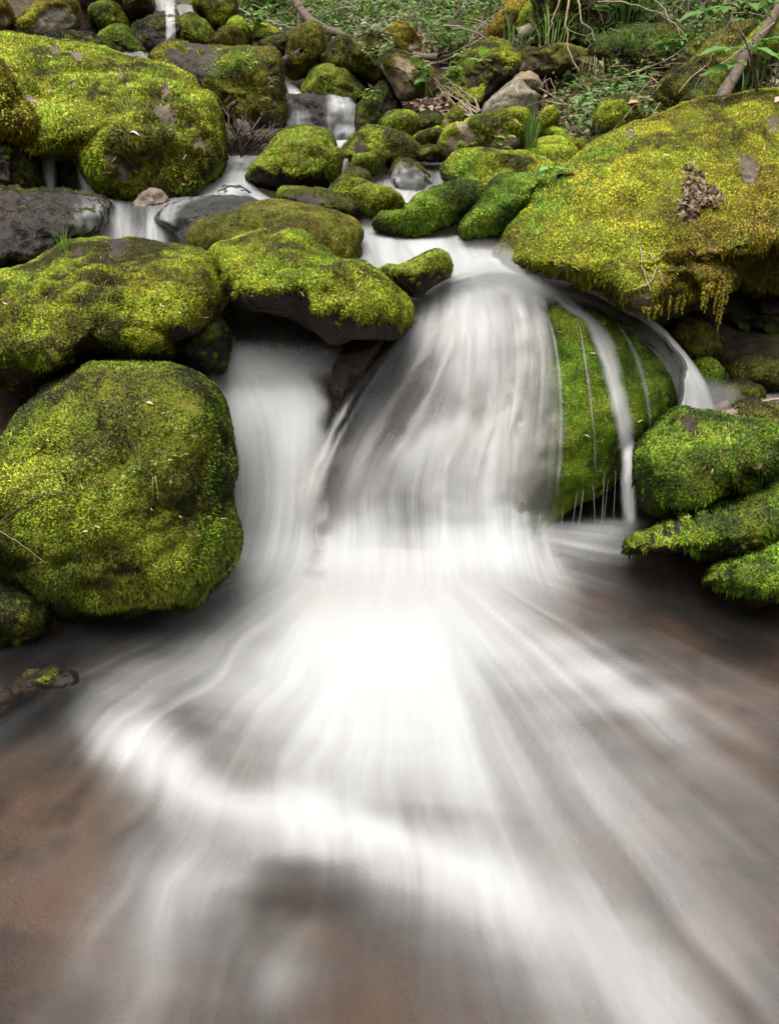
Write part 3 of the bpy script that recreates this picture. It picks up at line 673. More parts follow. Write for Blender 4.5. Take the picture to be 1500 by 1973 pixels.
wx = np.arange(-2.6, 2.6, .0125); wy = np.arange(-1.6, 3.15, .0125)
WX, WY = np.meshgrid(wx, wy)
Pw = np.stack([WX, WY, np.zeros_like(WX)], -1)
px, py = to_px(Pw)
crest = np.array(pts('150,1395 200,1415 255,1448 330,1512 400,1560 480,1586 560,1592 640,1604 720,1630 800,1655 880,1683 960,1718 1030,1752 1100,1800 1170,1860 1230,1925 1290,2000'))
cr = crom(crest, 160)
dd_ = np.full(WX.shape, 1e9); sg_ = np.zeros(WX.shape)
for i in range(len(cr) - 1):                       # distance to the crest line of the standing wave, + upstream
    a_, b_ = cr[i], cr[i + 1]; ab = b_ - a_
    t = np.clip(((px - a_[0]) * ab[0] + (py - a_[1]) * ab[1]) / (ab @ ab), 0, 1)
    qx, qy = px - (a_[0] + ab[0] * t), py - (a_[1] + ab[1] * t)
    d_ = np.hypot(qx, qy); m_ = d_ < dd_
    dd_ = np.where(m_, d_, dd_); sg_ = np.where(m_, ab[0] * qy - ab[1] * qx, sg_)
on_ = sstep(-50, 300, px - 100) * (1 - .7 * sstep(850, 1250, px)) * (1 + .5 * (fbm(Pw, 7, 3, 52) - .5))
wid = np.where(sg_ > 0, 32 + 36 * sstep(400, 1100, px), 70) * (1 + 1.1 * (fbm(Pw, 5, 3, 51) - .5))
ridge = np.exp(-(dd_ / wid) ** 2) * on_
foam = foam_at(px, py)
cap = .56 + .44 * sstep(1590, 1490, py)
foam = np.minimum(foam, cap)
foam = (foam + (1 - foam) * .78 * ridge) ** 1.5
# streaks fan out from the foot of the fall
O = at(735, 930, 3.05)[:2]; 
dx, dy = WX - O[0], O[1] - WY
th = np.arctan2(dx, np.maximum(dy, 1e-3)); rr_ = np.hypot(dx, dy)
warp = (fbm(Pw, 2.2, 3, 31) - .5)
left = sstep(.1, -.35, WX) * 1.0
thw = th + warp * (.05 + .10 * left)
sx = fbm(np.stack([thw * 30, rr_ * 1.1, 0 * rr_], -1), 1, 4, 33) - .5
cl_ = fbm(Pw, 4.5, 4, 35) - .5
foam = np.clip(np.maximum(foam, .02) * np.exp((sx * (1 - .3 * left) * 2.1 + cl_ * (.5 + 1.1 * left)) * (1.12 - foam)), 0, 1)
# relief: the mound at the foot of the fall and the standing wave over the drowned stone
def bump2(cx, cy, sx_, sy_): return np.exp(-((WX - cx) / sx_) ** 2 - ((WY - cy) / sy_) ** 2)
hump = at(590, 1690, 1.0)
H0 = np.array([(590 - 750) / 1518 * 1.3, 1.22])
zz = .045 * np.exp(-(dd_ / np.where(sg_ > 0, 45, 90)) ** 2) * on_ + .03 * bump2(-.5, 1.62, .12, .12)
zz = zz + (fbm(np.stack([thw * 9, rr_ * 1.6, 0 * rr_], -1), 1, 3, 37) - .5) * .012
cov = sstep(0, .05, foam) * 0 + 1
Pw[..., 2] = zz
uv = np.stack([thw.ravel(), rr_.ravel()], -1)
make('pool_water', Pw.reshape(-1, 3), grid_faces(len(wy), len(wx)), W_POOL, attrs={'foam': foam.ravel(), 'cover': cov.ravel()}, uv=uv,
     props={'kind': 'structure', 'label': 'brown pool with white foam fanning out from the waterfall'})

def near_rock(P0, keys, lift, wt, maxpull=.5):
    """Let the sheet lie on the stones it runs over: move points that are behind a stone face to just in front of it."""
    for k in keys:
        V, Fq = ROCKS[k][1], ROCKS[k][2]
        bv = BVHTree.FromPolygons([tuple(v) for v in V], [tuple(f) for f in Fq.tolist()])
        for i in range(len(P0)):
            d = P0[i] - CAM; L = np.linalg.norm(d); d = d / L
            h = bv.ray_cast(Vector(CAM), Vector(d))
            if h[0] is not None and h[3] < L + .25 and h[3] - lift > L - maxpull:
                t = h[3] - lift
                P0[i] = CAM + d * (t if (t < L and wt[i] > .3) else L + (t - L) * wt[i])
    return P0

def sheet(name, label, cols, mat=W_FALL, nu=40, nv=90, edge=(.12, .12), ends=(.0, .0), drape=None, lift=.02, over=0, seed=1, soft=1.0, kids=None, parent=None, wob=.12, foam_gain=1.0, cover_pow=1.0, splash=None, smooth_n=4, film=False):
    """cols: flow lines left to right, each a list of 'px,py,D,foam' from the lip down."""
    K = max(len(pts(c)) for c in cols)
    lines = [np.array(pts(c)) for c in cols]
    if splash:                                                     # the sheet bends over and runs out on the pool
        ext = []
        for c in lines:
            c = c[:-2]
            w = at(c[-1, 0], c[-1, 1], c[-1, 2]); rows = [c]
            for dy, h_, g in ((.055, .58, .9), (.12, .30, .95), (.21, .14, 1.0), (.33, .07, 1.0), (.5, .05, 1.0), (.7, .045, 1.0)):
                f = 1 + dy * splash
                q = np.array([(w[0] + .03) * f - .03, w[1] - dy, max(w[2] * h_, .012)])
                x_, y_ = to_px(q); rows.append(np.array([[x_, y_, q[1], max(g * .9 if c[-1, 3] > .4 else c[-1, 3] + dy * 2, c[-1, 3] * .9)]]))
            ext.append(np.vstack(rows))
        lines = ext
    A = np.array([crom_full(c, nv) for c in lines])            # (C, nv, 4)
    A = up1(A, nu)                                                 # (nu, nv, 4)
    P0 = at(A[..., 0], A[..., 1], A[..., 2])
    s = np.linspace(0, 1, nu)[:, None] * np.ones((1, nv)); t_ = np.ones((nu, 1)) * np.linspace(0, 1, nv)[None]
    P0 = P0.reshape(-1, 3)
    if drape:
        P0 = near_rock(P0, drape, lift, (1 - sstep(.5, .66, t_) if splash else np.ones_like(t_)).ravel())
        Q = P0.reshape(nu, nv, 3)
        for _ in range(smooth_n):
            R = Q.copy()
            R[1:-1, 1:-1] = (Q[1:-1, 1:-1] * 2 + Q[:-2, 1:-1] + Q[2:, 1:-1] + Q[1:-1, :-2] + Q[1:-1, 2:]) / 6
            Q = R
        P0 = Q.reshape(-1, 3)
    Q = P0.reshape(nu, nv, 3)
    wdt = np.linalg.norm(np.diff(Q, axis=0), axis=2).sum(0).mean()
    ln = np.concatenate([np.zeros((nu, 1)), np.cumsum(np.linalg.norm(np.diff(Q, axis=1), axis=2), 1)], 1).mean(0)
    U = s * wdt + seed * 3.7; Vv = np.ones((nu, 1)) * ln[None]
    U = U + (fbm(np.stack([s * wdt * 3, Vv * 2.0, 0 * s + seed], -1), 1, 2, seed) - .5) * wob * .3
    e = np.ones_like(s)
    if edge[0] > 0: e = e * sstep(0, edge[0], s + (fbm(np.stack([Vv * 12, s * 4, 0 * s], -1), 1, 3, seed + 2) - .5) * edge[0] * .9)
    if edge[1] > 0: e = e * sstep(0, edge[1], 1 - s + (fbm(np.stack([Vv * 12, s * 4 + 9, 0 * s], -1), 1, 3, seed + 3) - .5) * edge[1] * .9)
    if ends[0] > 0: e = e * sstep(0, ends[0], t_)
    if ends[1] > 0: e = e * sstep(0, ends[1], 1 - t_)
    st = fbm(np.stack([U * 22, Vv * 1.1, 0 * s], -1), 1, 3, seed + 5) - .5
    fo = np.clip(A[..., 3] * foam_gain, 0, 1) ** 1.25
    fo = np.clip(np.maximum(fo, .03) * np.exp(st * 1.7 * (1.05 - fo)), 0, 1)
    relief = (st * .03 * np.clip(wdt, .05, .5))
    Q = Q + relief[..., None] * np.array([0, -1., .4])
    d = {'label': label, 'kind': 'structure'} if parent is None else {}
    return make(name, Q.reshape(-1, 3), grid_faces(nu, nv), mat, attrs={'foam': (fo * e ** .5).ravel(), 'cover': (e ** cover_pow * (1 if film else sstep(0, .16, fo * e))).ravel()},
                uv=np.stack([U.ravel(), Vv.ravel()], -1), props=d, parent=parent)

def crom_full(p, n):
    p = np.asarray(p, float)
    return up1(p, n)

# the main fall over the rounded rock
sheet('main_waterfall', 'white veil of water pouring over the rounded rock at the centre', [
  '775,615,3.02,.6 738,668,2.93,.5 696,732,2.85,.55 650,805,2.77,.65 612,880,2.69,.75 586,945,2.64,.8 600,1030,2.6,.8 600,1100,2.56,.95',
  '812,572,3.06,.85 786,645,2.95,.62 748,722,2.86,.45 700,802,2.79,.55 664,876,2.72,.7 638,950,2.67,.75 660,1030,2.63,.8 652,1110,2.57,1',
  '842,548,3.09,.9 836,630,2.95,.85 812,716,2.86,.42 768,810,2.80,.34 730,878,2.74,.55 704,955,2.68,.62 706,1030,2.62,.86 700,1112,2.55,1',
  '875,533,3.11,.93 880,625,2.95,.9 866,710,2.86,.52 840,795,2.80,.32 812,856,2.73,.8 785,945,2.68,.4 782,1030,2.61,.7 778,1115,2.54,1',
  '908,524,3.12,.96 922,620,2.95,.94 920,708,2.86,.7 904,786,2.80,.46 884,838,2.73,.92 866,940,2.68,.66 856,1030,2.61,.84 852,1115,2.54,1',
  '945,518,3.12,.97 962,610,2.95,.86 966,692,2.86,.62 960,762,2.80,.56 950,812,2.74,.9 934,935,2.68,.86 926,1030,2.61,.9 922,1110,2.54,.97',
  '985,523,3.12,.97 1004,600,2.95,.78 1014,676,2.86,.55 1010,742,2.80,.5 1002,788,2.75,.82 990,935,2.69,.7 982,1025,2.64,.72 972,1095,2.58,.8',
  '1022,535,3.11,.93 1040,600,2.97,.6 1050,682,2.87,.45 1048,770,2.79,.4 1040,858,2.75,.34 1034,945,2.72,.28 1026,1020,2.67,.3 1012,1085,2.62,.45',
  '1052,548,3.1,.7 1062,612,2.98,.22 1080,700,2.88,.1 1090,780,2.81,.12 1090,868,2.77,.14 1084,955,2.75,.1 1068,1020,2.71,.1 1048,1075,2.66,.25'],
  nu=130, nv=170, edge=(.13, .12), ends=(0, .36), splash=.12, film=True, drape=['NN'], lift=.028, seed=1)
sheet('crest_water', 'smooth white crest of water sliding right across the top of the fall rock', [
  '925,495,3.3,.9 940,535,3.17,.95 938,590,3.0,.8',
  '980,497,3.3,.95 1000,530,3.18,1 1025,590,3.0,.6',
  '1020,505,3.3,.95 1062,536,3.18,1 1096,590,3.03,.6',
  '1055,516,3.3,.9 1118,549,3.18,1 1158,606,3.04,.5',
  '1090,528,3.3,.85 1160,566,3.18,.95 1212,632,3.04,.45',
  '1110,536,3.3,.6 1185,576,3.18,.7 1250,650,3.04,.3'], nu=80, nv=50, edge=(.12, .2), ends=(.1, .4), drape=['NN'], lift=.035, seed=9)
sheet('side_rivulet', 'single white ribbon of water running down the middle of the mossy fall rock', [
  '1000,545,3.1,.5 1070,585,3.0,.5 1118,630,2.95,.4 1146,700,2.88,.35 1168,780,2.83,.45 1186,860,2.79,.4 1190,940,2.75,.3 1186,1022,2.7,.25',
  '1030,548,3.1,.75 1090,588,3.0,.8 1138,630,2.95,.8 1164,700,2.88,.78 1184,780,2.83,.85 1200,860,2.79,.9 1206,940,2.75,.9 1206,1024,2.7,.85',
  '1056,550,3.1,.75 1108,590,3.0,.75 1156,632,2.95,.7 1182,700,2.88,.7 1200,780,2.83,.75 1214,860,2.79,.85 1220,940,2.75,.85 1222,1024,2.7,.8',
  '1080,556,3.1,.4 1128,592,3.0,.35 1176,636,2.95,.3 1204,704,2.88,.3 1222,780,2.83,.3 1230,860,2.79,.35 1234,940,2.75,.35 1238,1022,2.7,.3'],
  nu=30, nv=110, edge=(.4, .4), ends=(.1, .06), drape=['NN'], lift=.028, smooth_n=25, seed=3)
sheet('outer_veil', 'thin veil of water sweeping round the right shoulder of the fall rock', [
  '1070,562,3.1,.5 1150,598,3.02,.35 1215,645,2.97,.25 1266,692,2.93,.25 1296,742,2.9,.4 1300,790,2.88,.55 1294,835,2.86,.45',
  '1082,555,3.12,.8 1165,588,3.05,.6 1234,634,3.0,.5 1284,687,2.95,.5 1315,738,2.93,.75 1322,790,2.91,.9 1324,838,2.89,.7',
  '1096,548,3.14,.85 1176,579,3.07,.7 1248,626,3.02,.62 1301,681,2.99,.7 1336,735,2.96,.9 1350,788,2.94,.95 1356,830,2.92,.75',
  '1110,542,3.16,.7 1188,570,3.1,.6 1262,616,3.05,.55 1320,674,3.02,.6 1357,729,2.99,.65 1378,780,2.97,.6 1390,815,2.95,.5'],
  nu=60, nv=110, edge=(.14, .12), ends=(.1, .12), drape=['NN'], lift=.022, seed=4)
for k, (path, w0, w1) in enumerate([                # single strands that cross the main fall and break up its face
    ('860,560,3.02 836,640,2.9 775,745,2.81 712,850,2.72 668,950,2.64 640,1040,2.56', 16, 24),
    ('880,555,3.02 872,650,2.9 838,740,2.82 792,822,2.75 742,905,2.68 718,1000,2.6', 14, 20),
    ('900,550,3.02 905,650,2.9 900,740,2.82 884,830,2.72 850,920,2.66 838,1030,2.57', 18, 26),
    ('930,548,3.02 948,640,2.9 950,730,2.82 940,820,2.72 915,910,2.67 906,1030,2.57', 16, 22),
    ('965,545,3.02 992,620,2.9 1000,700,2.82 992,780,2.74 970,880,2.69 962,1020,2.59', 14, 22),
    ('800,610,2.98 748,690,2.87 692,775,2.78 646,862,2.70 606,950,2.62 592,1040,2.55', 10, 26),
    ('775,640,2.95 716,712,2.85 662,790,2.75 622,870,2.67 590,950,2.61 575,1040,2.55', 8, 24),
    ('1012,560,3.0 1038,640,2.9 1044,740,2.82 1034,850,2.74 1022,950,2.69 1012,1050,2.62', 12, 14),
    ('1045,575,3.0 1066,650,2.9 1078,740,2.82 1080,840,2.76 1074,930,2.72 1062,1030,2.66', 5, 6),
    ('1150,585,3.0 1200,640,2.94 1230,700,2.9 1246,760,2.87 1252,820,2.85 1250,870,2.82', 5, 6),
    ('1100,575,3.0 1118,640,2.92 1130,720,2.86 1140,800,2.82 1146,880,2.78 1142,1020,2.7', 3, 3)]):
    p_ = np.array(pts(path)); n_ = len(p_); ww = np.linspace(w0 * 1.7, w1 * 2.3, n_) * (1 + .35 * np.sin(np.arange(n_) * 2.1 + k))
    f_ = [.3, .62, .5, .66, .62, .7] if k < 5 else [.2, .4, .55, .66, .7, .7]
    if k >= 7: f_ = [.4, .5, .4, .36, .36, .4]
    cols_ = [' '.join(f'{x + s_ * w:.1f},{y},{d},{g * (1 if s_ == 0 else .6):.2f}' for (x, y, d), w, g in zip(p_, ww, f_)) for s_ in (-1, -.4, 0, .4, 1)]
    sheet('water_strand', 'bright strand of water within the main fall', cols_, nu=26, nv=90, edge=(.5, .5), ends=(.25, .3), drape=['NN'], lift=.04, smooth_n=8, seed=100 + k)
sheet('mossy_film', 'broken thin film of water over the moss of the fall rock', [
  '975,590,3.0,.5 985,690,2.9,.4 985,790,2.82,.35 980,890,2.77,.35 975,990,2.71,.35 965,1070,2.66,.4',
  '1020,600,2.99,.4 1030,690,2.9,.28 1030,790,2.82,.22 1022,890,2.77,.2 1012,990,2.71,.2 1000,1070,2.66,.25',
  '1050,610,2.98,.3 1060,700,2.89,.2 1066,790,2.81,.2 1062,880,2.77,.25 1056,960,2.74,.2 1046,1040,2.7,.2',
  '1075,620,2.98,.05 1096,700,2.9,.03 1104,790,2.83,.05 1100,870,2.79,.1 1092,940,2.77,.1 1080,1010,2.73,.1'],
  nu=60, nv=90, edge=(.25, .3), ends=(.1, .1), drape=['NN'], lift=.03, seed=5)
# the left fall
sheet('left_fall', 'brown glassy slide under the long central boulder turning into a thick white fall', [
  '385,580,3.5,.2 375,630,3.25,.2 352,672,3.1,.25 372,706,2.96,.3 405,760,2.84,.4 430,840,2.75,.45 438,940,2.69,.45 440,1000,2.66,.5 428,1075,2.6,.5',
  '418,578,3.5,.4 408,628,3.25,.45 396,678,3.08,.5 420,722,2.94,.7 446,780,2.83,.8 462,860,2.74,.85 468,950,2.68,.8 470,1000,2.64,.85 462,1085,2.56,.85',
  '452,582,3.5,.35 444,630,3.25,.4 440,690,3.06,.6 468,735,2.92,.82 494,790,2.81,.9 508,865,2.73,.86 512,950,2.67,.9 512,1000,2.62,.9 512,1095,2.55,1',
  '505,595,3.5,.2 500,640,3.25,.25 504,684,3.07,.5 526,730,2.92,.9 546,790,2.81,.95 555,865,2.72,.93 557,950,2.66,.9 556,1000,2.62,.94 556,1098,2.54,1',
  '572,605,3.5,.15 568,640,3.25,.2 574,676,3.08,.4 590,716,2.93,.8 604,780,2.82,.9 606,860,2.73,.76 602,950,2.67,.84 602,1000,2.62,.86 604,1098,2.54,1',
  '640,620,3.5,.1 634,655,3.22,.15 636,684,3.06,.2 644,716,2.94,.35 646,780,2.83,.45 644,860,2.74,.45 642,950,2.68,.7 636,1000,2.64,.76 648,1095,2.55,.97'],
  nu=90, nv=170, edge=(.14, .2), ends=(.02, .36), splash=.5, film=True, seed=7)
# white pool above the main fall
sheet('upper_pool_water', 'milky pool above the main fall', [
  '640,395,4.3,.6 665,440,3.95,.7 680,480,3.6,.6 690,525,3.35,.6 740,590,3.12,.6',
  '730,398,4.3,.8 740,440,3.95,.85 750,475,3.6,.8 770,525,3.35,.85 800,582,3.12,.9',
  '820,405,4.3,.7 820,440,3.95,.72 830,470,3.6,.85 850,510,3.35,.92 862,552,3.14,.95',
  '900,420,4.3,.6 900,442,3.95,.55 910,465,3.6,.62 925,498,3.35,.85 935,528,3.16,.95',
  '1000,430,4.3,.6 990,445,3.95,.7 985,470,3.6,.72 1000,500,3.35,.85 1010,528,3.16,.95'], mat=W_STREAM, nu=90, nv=90, edge=(.03, .03), ends=(0, .06), drape=['NN'], lift=.01, film=True, seed=8)
sheet('chute_water', 'small chute of water below the two-humped boulder', [
  '640,305,5.3,.6 640,330,4.95,.5 640,360,4.6,.6 660,400,4.2,.7',
  '700,308,5.3,.5 715,328,4.95,.3 725,356,4.6,.4 720,400,4.2,.8',
  '750,310,5.3,.35 760,318,4.95,.3 772,350,4.6,.75 765,392,4.2,.9',
  '800,312,5.3,.3 805,314,4.95,.15 812,352,4.6,.5 800,392,4.2,.85',
  '850,316,5.3,.3 850,319,4.95,.35 852,352,4.6,.4 850,395,4.2,.7',
  '900,318,5.3,.4 890,322,4.95,.5 892,354,4.6,.6 890,405,4.2,.6'], mat=W_STREAM, nu=80, nv=60, edge=(.03, .03), drape=['WW'], lift=.012, film=True, seed=10)
sheet('upper_cascade', 'small cascade dropping over the grey wet ledge', [
  '540,178,6.6,.4 545,195,6.3,.5 545,232,6.2,.95 544,275,6.12,1',
  '572,180,6.6,.02 574,198,6.28,.1 574,235,6.16,.85 572,278,6.08,.95',
  '600,180,6.6,.0 602,197,6.27,.02 602,238,6.15,.12 600,280,6.06,.5',
  '622,180,6.6,.02 624,196,6.27,.08 624,240,6.15,.15 622,282,6.06,.65',
  '642,182,6.6,.3 648,196,6.28,.75 652,240,6.16,.9 654,282,6.06,.95',
  '662,186,6.6,.4 672,202,6.3,.6 680,240,6.18,.7 684,278,6.1,.9',
  '680,190,6.6,.2 690,208,6.34,.3 694,240,6.24,.5 696,270,6.16,.6'], nu=90, nv=60, edge=(.04, .1), drape=['LG'], lift=.015, seed=11)
sheet('cascade_feed', 'short white slope of water above the small cascade', [
  '545,155,6.9,.6 552,172,6.75,.7 556,188,6.6,.6', '556,156,6.9,.9 568,172,6.75,.95 578,188,6.6,.8', '566,160,6.9,.4 580,174,6.75,.5 592,188,6.6,.3'], nu=20, nv=24, edge=(.2, .3), seed=12)
sheet('cascade_pool_water', 'pale water at the foot of the small cascade', [
  '430,268,6.15,.4 430,300,5.5,.5 425,318,5.1,.6', '540,268,6.15,.9 500,300,5.5,.6 480,320,5.1,.7', '620,272,6.15,.9 600,300,5.5,.6 600,320,5.1,.6',
  '690,270,6.15,.9 690,300,5.5,.5 700,318,5.1,.5', '850,280,6.15,.2 860,300,5.5,.2 870,318,5.1,.2'], mat=W_STREAM, nu=60, nv=40, edge=(.03, .03), film=True, seed=13)
sheet('left_channel_water', 'white channel of water left of the pyramid-shaped boulder', [
  '428,300,5.3,.4 420,320,5.0,.5 392,350,4.6,.6 350,388,4.3,.5', '455,300,5.3,.5 448,322,5.0,.75 425,352,4.6,.9 410,386,4.3,.8',
  '485,300,5.3,.6 475,325,5.0,.8 460,352,4.6,.85 470,385,4.3,.7', '520,302,5.3,.5 505,325,5.0,.7 490,355,4.6,.8 545,392,4.3,.6'], mat=W_STREAM, nu=50, nv=50, edge=(.12, .08), drape=['VV'], lift=.008, seed=14)
sheet('left_ledge_water', 'water spilling over the flat left ledge in short white tongues', [
  '100,372,4.3,.05 105,385,4.05,.08 125,425,3.9,.06 150,475,3.8,.2',
  '150,376,4.3,.12 160,390,4.08,.12 172,425,3.9,.5 180,480,3.8,.8',
  '200,382,4.3,.3 206,398,4.1,.5 212,430,3.9,.85 214,482,3.8,.9',
  '240,385,4.3,.2 244,402,4.1,.3 244,432,3.9,.5 244,484,3.8,.95',
  '275,388,4.3,.2 274,404,4.1,.25 272,434,3.9,.3 270,486,3.8,.6',
  '310,384,4.3,.3 300,402,4.1,.45 296,434,3.9,.75 296,486,3.8,.85',
  '350,380,4.3,.35 330,400,4.1,.4 322,434,3.9,.5 322,488,3.8,.6',
  '420,378,4.3,.5 365,396,4.1,.2 345,430,3.95,.1 345,490,3.85,.2'], mat=W_STREAM, nu=90, nv=60, edge=(.1, .08), drape=['SS', 'DR'], lift=.01, film=True, seed=15)
sheet('left_twin_fall', 'left of two thin falls under the fallen log', ['78,272,4.5,.5 76,310,4.45,.7 74,375,4.4,.7', '92,270,4.48,.8 92,310,4.43,.95 92,376,4.38,.95', '106,276,4.5,.4 110,312,4.45,.5 112,378,4.4,.6'], nu=24, nv=40, edge=(.25, .25), seed=16)
sheet('right_twin_fall', 'right of two thin falls under the fallen log', ['138,300,4.5,.2 148,340,4.45,.4 150,382,4.4,.5', '148,308,4.48,.4 162,345,4.43,.6 172,384,4.38,.6', '158,318,4.5,.2 180,355,4.45,.35 205,388,4.4,.4'], nu=24, nv=40, edge=(.3, .3), seed=17)
sheet('topmost_fall', 'narrow white fall at the top of the picture', ['314,5,7.3,.1 317,26,6.85,.4 318,52,6.72,.4 317,86,6.66,.3', '326,2,7.3,.3 328,24,6.85,.85 329,52,6.7,.8 330,88,6.64,.75', '338,6,7.3,.1 339,26,6.85,.4 340,52,6.72,.4 342,86,6.66,.3'], nu=24, nv=50, edge=(.2, .2), drape=['KA'], lift=.02, seed=18)
sheet('topmost_side_fall', 'water spilling beside the topmost fall', ['338,10,7.5,.4 345,30,7.1,.6', '355,8,7.5,.3 360,28,7.1,.4', '372,12,7.5,.4 378,34,7.1,.7'], nu=20, nv=16, edge=(.15, .15), seed=19)
sheet('topmost_stream_water', 'grey water sliding down from the top edge', ['285,-30,8.6,.4 300,22,7.4,.35', '310,-30,8.6,.6 320,20,7.4,.6', '340,-30,8.6,.5 340,16,7.4,.5'], mat=W_STREAM, nu=24, nv=20, edge=(.2, .2), seed=20)
sheet('thin_left_rivulet', 'thin rivulet beside the black wet rock at the top', ['244,70,6.5,.2 262,92,6.4,.3 285,122,6.2,.4', '250,66,6.5,.5 270,90,6.4,.5 292,120,6.2,.6', '256,66,6.5,.1 276,90,6.4,.2 302,122,6.2,.2'], nu=16, nv=30, edge=(.3, .3), seed=21)
sheet('small_lip_fall', 'small spill behind the largest upper left boulder', ['228,98,6.1,.8 236,118,5.9,.9', '246,98,6.1,.4 256,118,5.9,.5', '264,98,6.1,.3 276,120,5.9,.4', '280,100,6.1,.5 300,125,5.9,.6'], nu=24, nv=20, edge=(.1, .2), seed=22)
sheet('dome_side_fall', 'misty trickle right of the dark moss dome', ['408,72,6.85,.6 412,100,6.8,.8', '418,78,6.85,.4 430,100,6.8,.5', '425,86,6.85,.1 446,102,6.8,.2'], nu=16, nv=16, edge=(.2, .4), seed=23)
sheet('hollow_water', 'little stream running out of the shaded hollow at the right', ['1380,772,3.35,.5 1330,785,3.12,.6 1290,800,2.98,.4', '1420,770,3.4,.3 1400,790,3.15,.5 1340,815,2.98,.4', '1500,745,3.5,.4 1490,765,3.3,.4 1480,800,3.1,.4', '1600,735,3.5,.3 1600,770,3.3,.3 1600,800,3.1,.3'], mat=W_STREAM, nu=50, nv=30, edge=(.1, .05), seed=24)

# water threads dripping from the moss of the fall rock
strands = []
rs = np.random.default_rng(5)
for k, (x0, y0, x1, y1, D) in enumerate([(1042, 985, 1032, 1062, 2.68), (1084, 975, 1074, 1052, 2.7), (1112, 935, 1102, 1035, 2.72), (1125, 945, 1110, 1035, 2.74), (1142, 925, 1140, 1030, 2.72), (1164, 915, 1158, 1028, 2.72), (1172, 920, 1162, 1026, 2.75),
                                     (1186, 905, 1180, 1018, 2.74), (1248, 835, 1242, 865, 2.86), (1262, 830, 1256, 860, 2.87), (1275, 820, 1270, 845, 2.88), (1286, 806, 1280, 838, 2.88)]):
    h = 1.6 + 1.8 * rs.random(); x1 += rs.normal() * 4; y0 += rs.normal() * 8
    sheet('water_thread', 'thin thread of water dripping off the mossy lip of the fall rock', [f'{x0-h*.5},{y0},{D},.3 {(x0+x1)/2-h*.6},{(y0+y1)/2},{D-.02},.4 {x1-h},{y1},{D-.03},.5',
          f'{x0},{y0},{D-.005},.7 {(x0+x1)/2},{(y0+y1)/2},{D-.025},.7 {x1},{y1},{D-.035},.7', f'{x0+h*.5},{y0},{D},.3 {(x0+x1)/2+h*.6},{(y0+y1)/2},{D-.02},.4 {x1+h},{y1},{D-.03},.5'], nu=8, nv=20, edge=(.45, .45), ends=(.2, .4), foam_gain=.55, seed=40 + k, film=True)

# spray hanging at the foot of the falls, on the lip and along the wet edges
W_MIST = water_material('spray_mist', 9, 5, .9, spec=0.0, tr=.5)
def mist(label, cols, seed, nu=60, nv=30, e=(.3, .3), gain=.55):
    o = sheet('spray_mist', label, cols, mat=W_MIST, nu=nu, nv=nv, edge=e, ends=(.42, .42), seed=seed, cover_pow=1.3)
    a = o.data.attributes['foam'].data
    n = len(a); c = np.zeros(n, np.float32)
    cv = o.data.attributes['cover'].data
    cv.foreach_get('value', c)
    c = c * gain
    cv.foreach_set('value', c); a.foreach_set('value', np.ones(n, np.float32))
    o['kind'] = 'stuff'
    return o
mist('spray drifting past the right flank of the big rounded boulder', ['420,690,2.78,1 440,850,2.62,1 430,1120,2.5,1', '470,690,2.78,1 480,850,2.62,1 470,1120,2.5,1', '530,690,2.78,1 530,850,2.62,1 520,1120,2.5,1'], 61, nu=30, nv=60, e=(.45, .45), gain=.4)
mist('spray on the lip of the left fall', ['330,660,2.95,1 340,700,2.9,1 345,740,2.84,1', '450,650,2.95,1 450,695,2.9,1 455,750,2.82,1', '600,655,2.95,1 600,695,2.9,1 600,750,2.82,1', '690,660,2.95,1 680,700,2.9,1 670,740,2.84,1'], 62, gain=.45)
mist('spray where the main fall leaves the upper pool', ['840,470,3.3,1 850,525,3.15,1 850,590,2.98,1', '950,455,3.3,1 960,515,3.12,1 960,590,2.95,1', '1080,490,3.3,1 1090,540,3.12,1 1100,600,2.96,1'], 63, gain=.5)
mist('spray at the foot of the ribbon of water', ['1020,1000,2.6,1 1020,1030,2.58,1 1020,1062,2.54,1', '1130,1000,2.62,1 1130,1022,2.6,1 1130,1050,2.56,1', '1260,990,2.66,1 1250,1015,2.64,1 1240,1040,2.62,1'], 64, gain=.35)
mist('spray where the outer veil lands behind the green slab', ['1310,720,2.96,1 1330,770,2.92,1 1340,805,2.9,1', '1370,720,2.98,1 1385,765,2.95,1 1390,795,2.93,1', '1430,745,3.05,1 1440,770,3.02,1 1440,790,3.0,1'], 65, gain=.4, nu=30)
mist('spray over the upper pool', ['690,400,4.1,1 690,440,3.9,1 690,490,3.6,1', '780,400,4.1,1 770,440,3.9,1 760,490,3.6,1', '850,430,4.0,1 850,460,3.8,1 850,500,3.5,1'], 66, gain=.35)
# ---------------------------------------------------------------- plants, twigs and litter
def hit(px, py, default=7.0):
    d = ray(px, py); d = d / np.linalg.norm(d)
    h = ground_bvh.ray_cast(Vector(CAM), Vector(d))
    if h[0] is None: return at(px, py, default), default
    return np.array(h[0]), h[0][1]

def leaf_material(name, tr):
    t = NT(name)
    c = t.attr('tint', 'Color')
    d = t.n('ShaderNodeBsdfPrincipled', {'Base Color': c, 'Roughness': .5})
    d.inputs['Specular IOR Level'].default_value = .35
    b = t.n('ShaderNodeBsdfTranslucent', {'Color': c})
    mx = t.n('ShaderNodeMixShader', {0: tr, 1: d.outputs[0], 2: b.outputs[0]})
    t.t.links.new(mx.outputs[0], t.out.inputs[0])
    return t.m
LEAF = leaf_material('green_leaf', .35)
DRY = leaf_material('dry_leaf', .1)

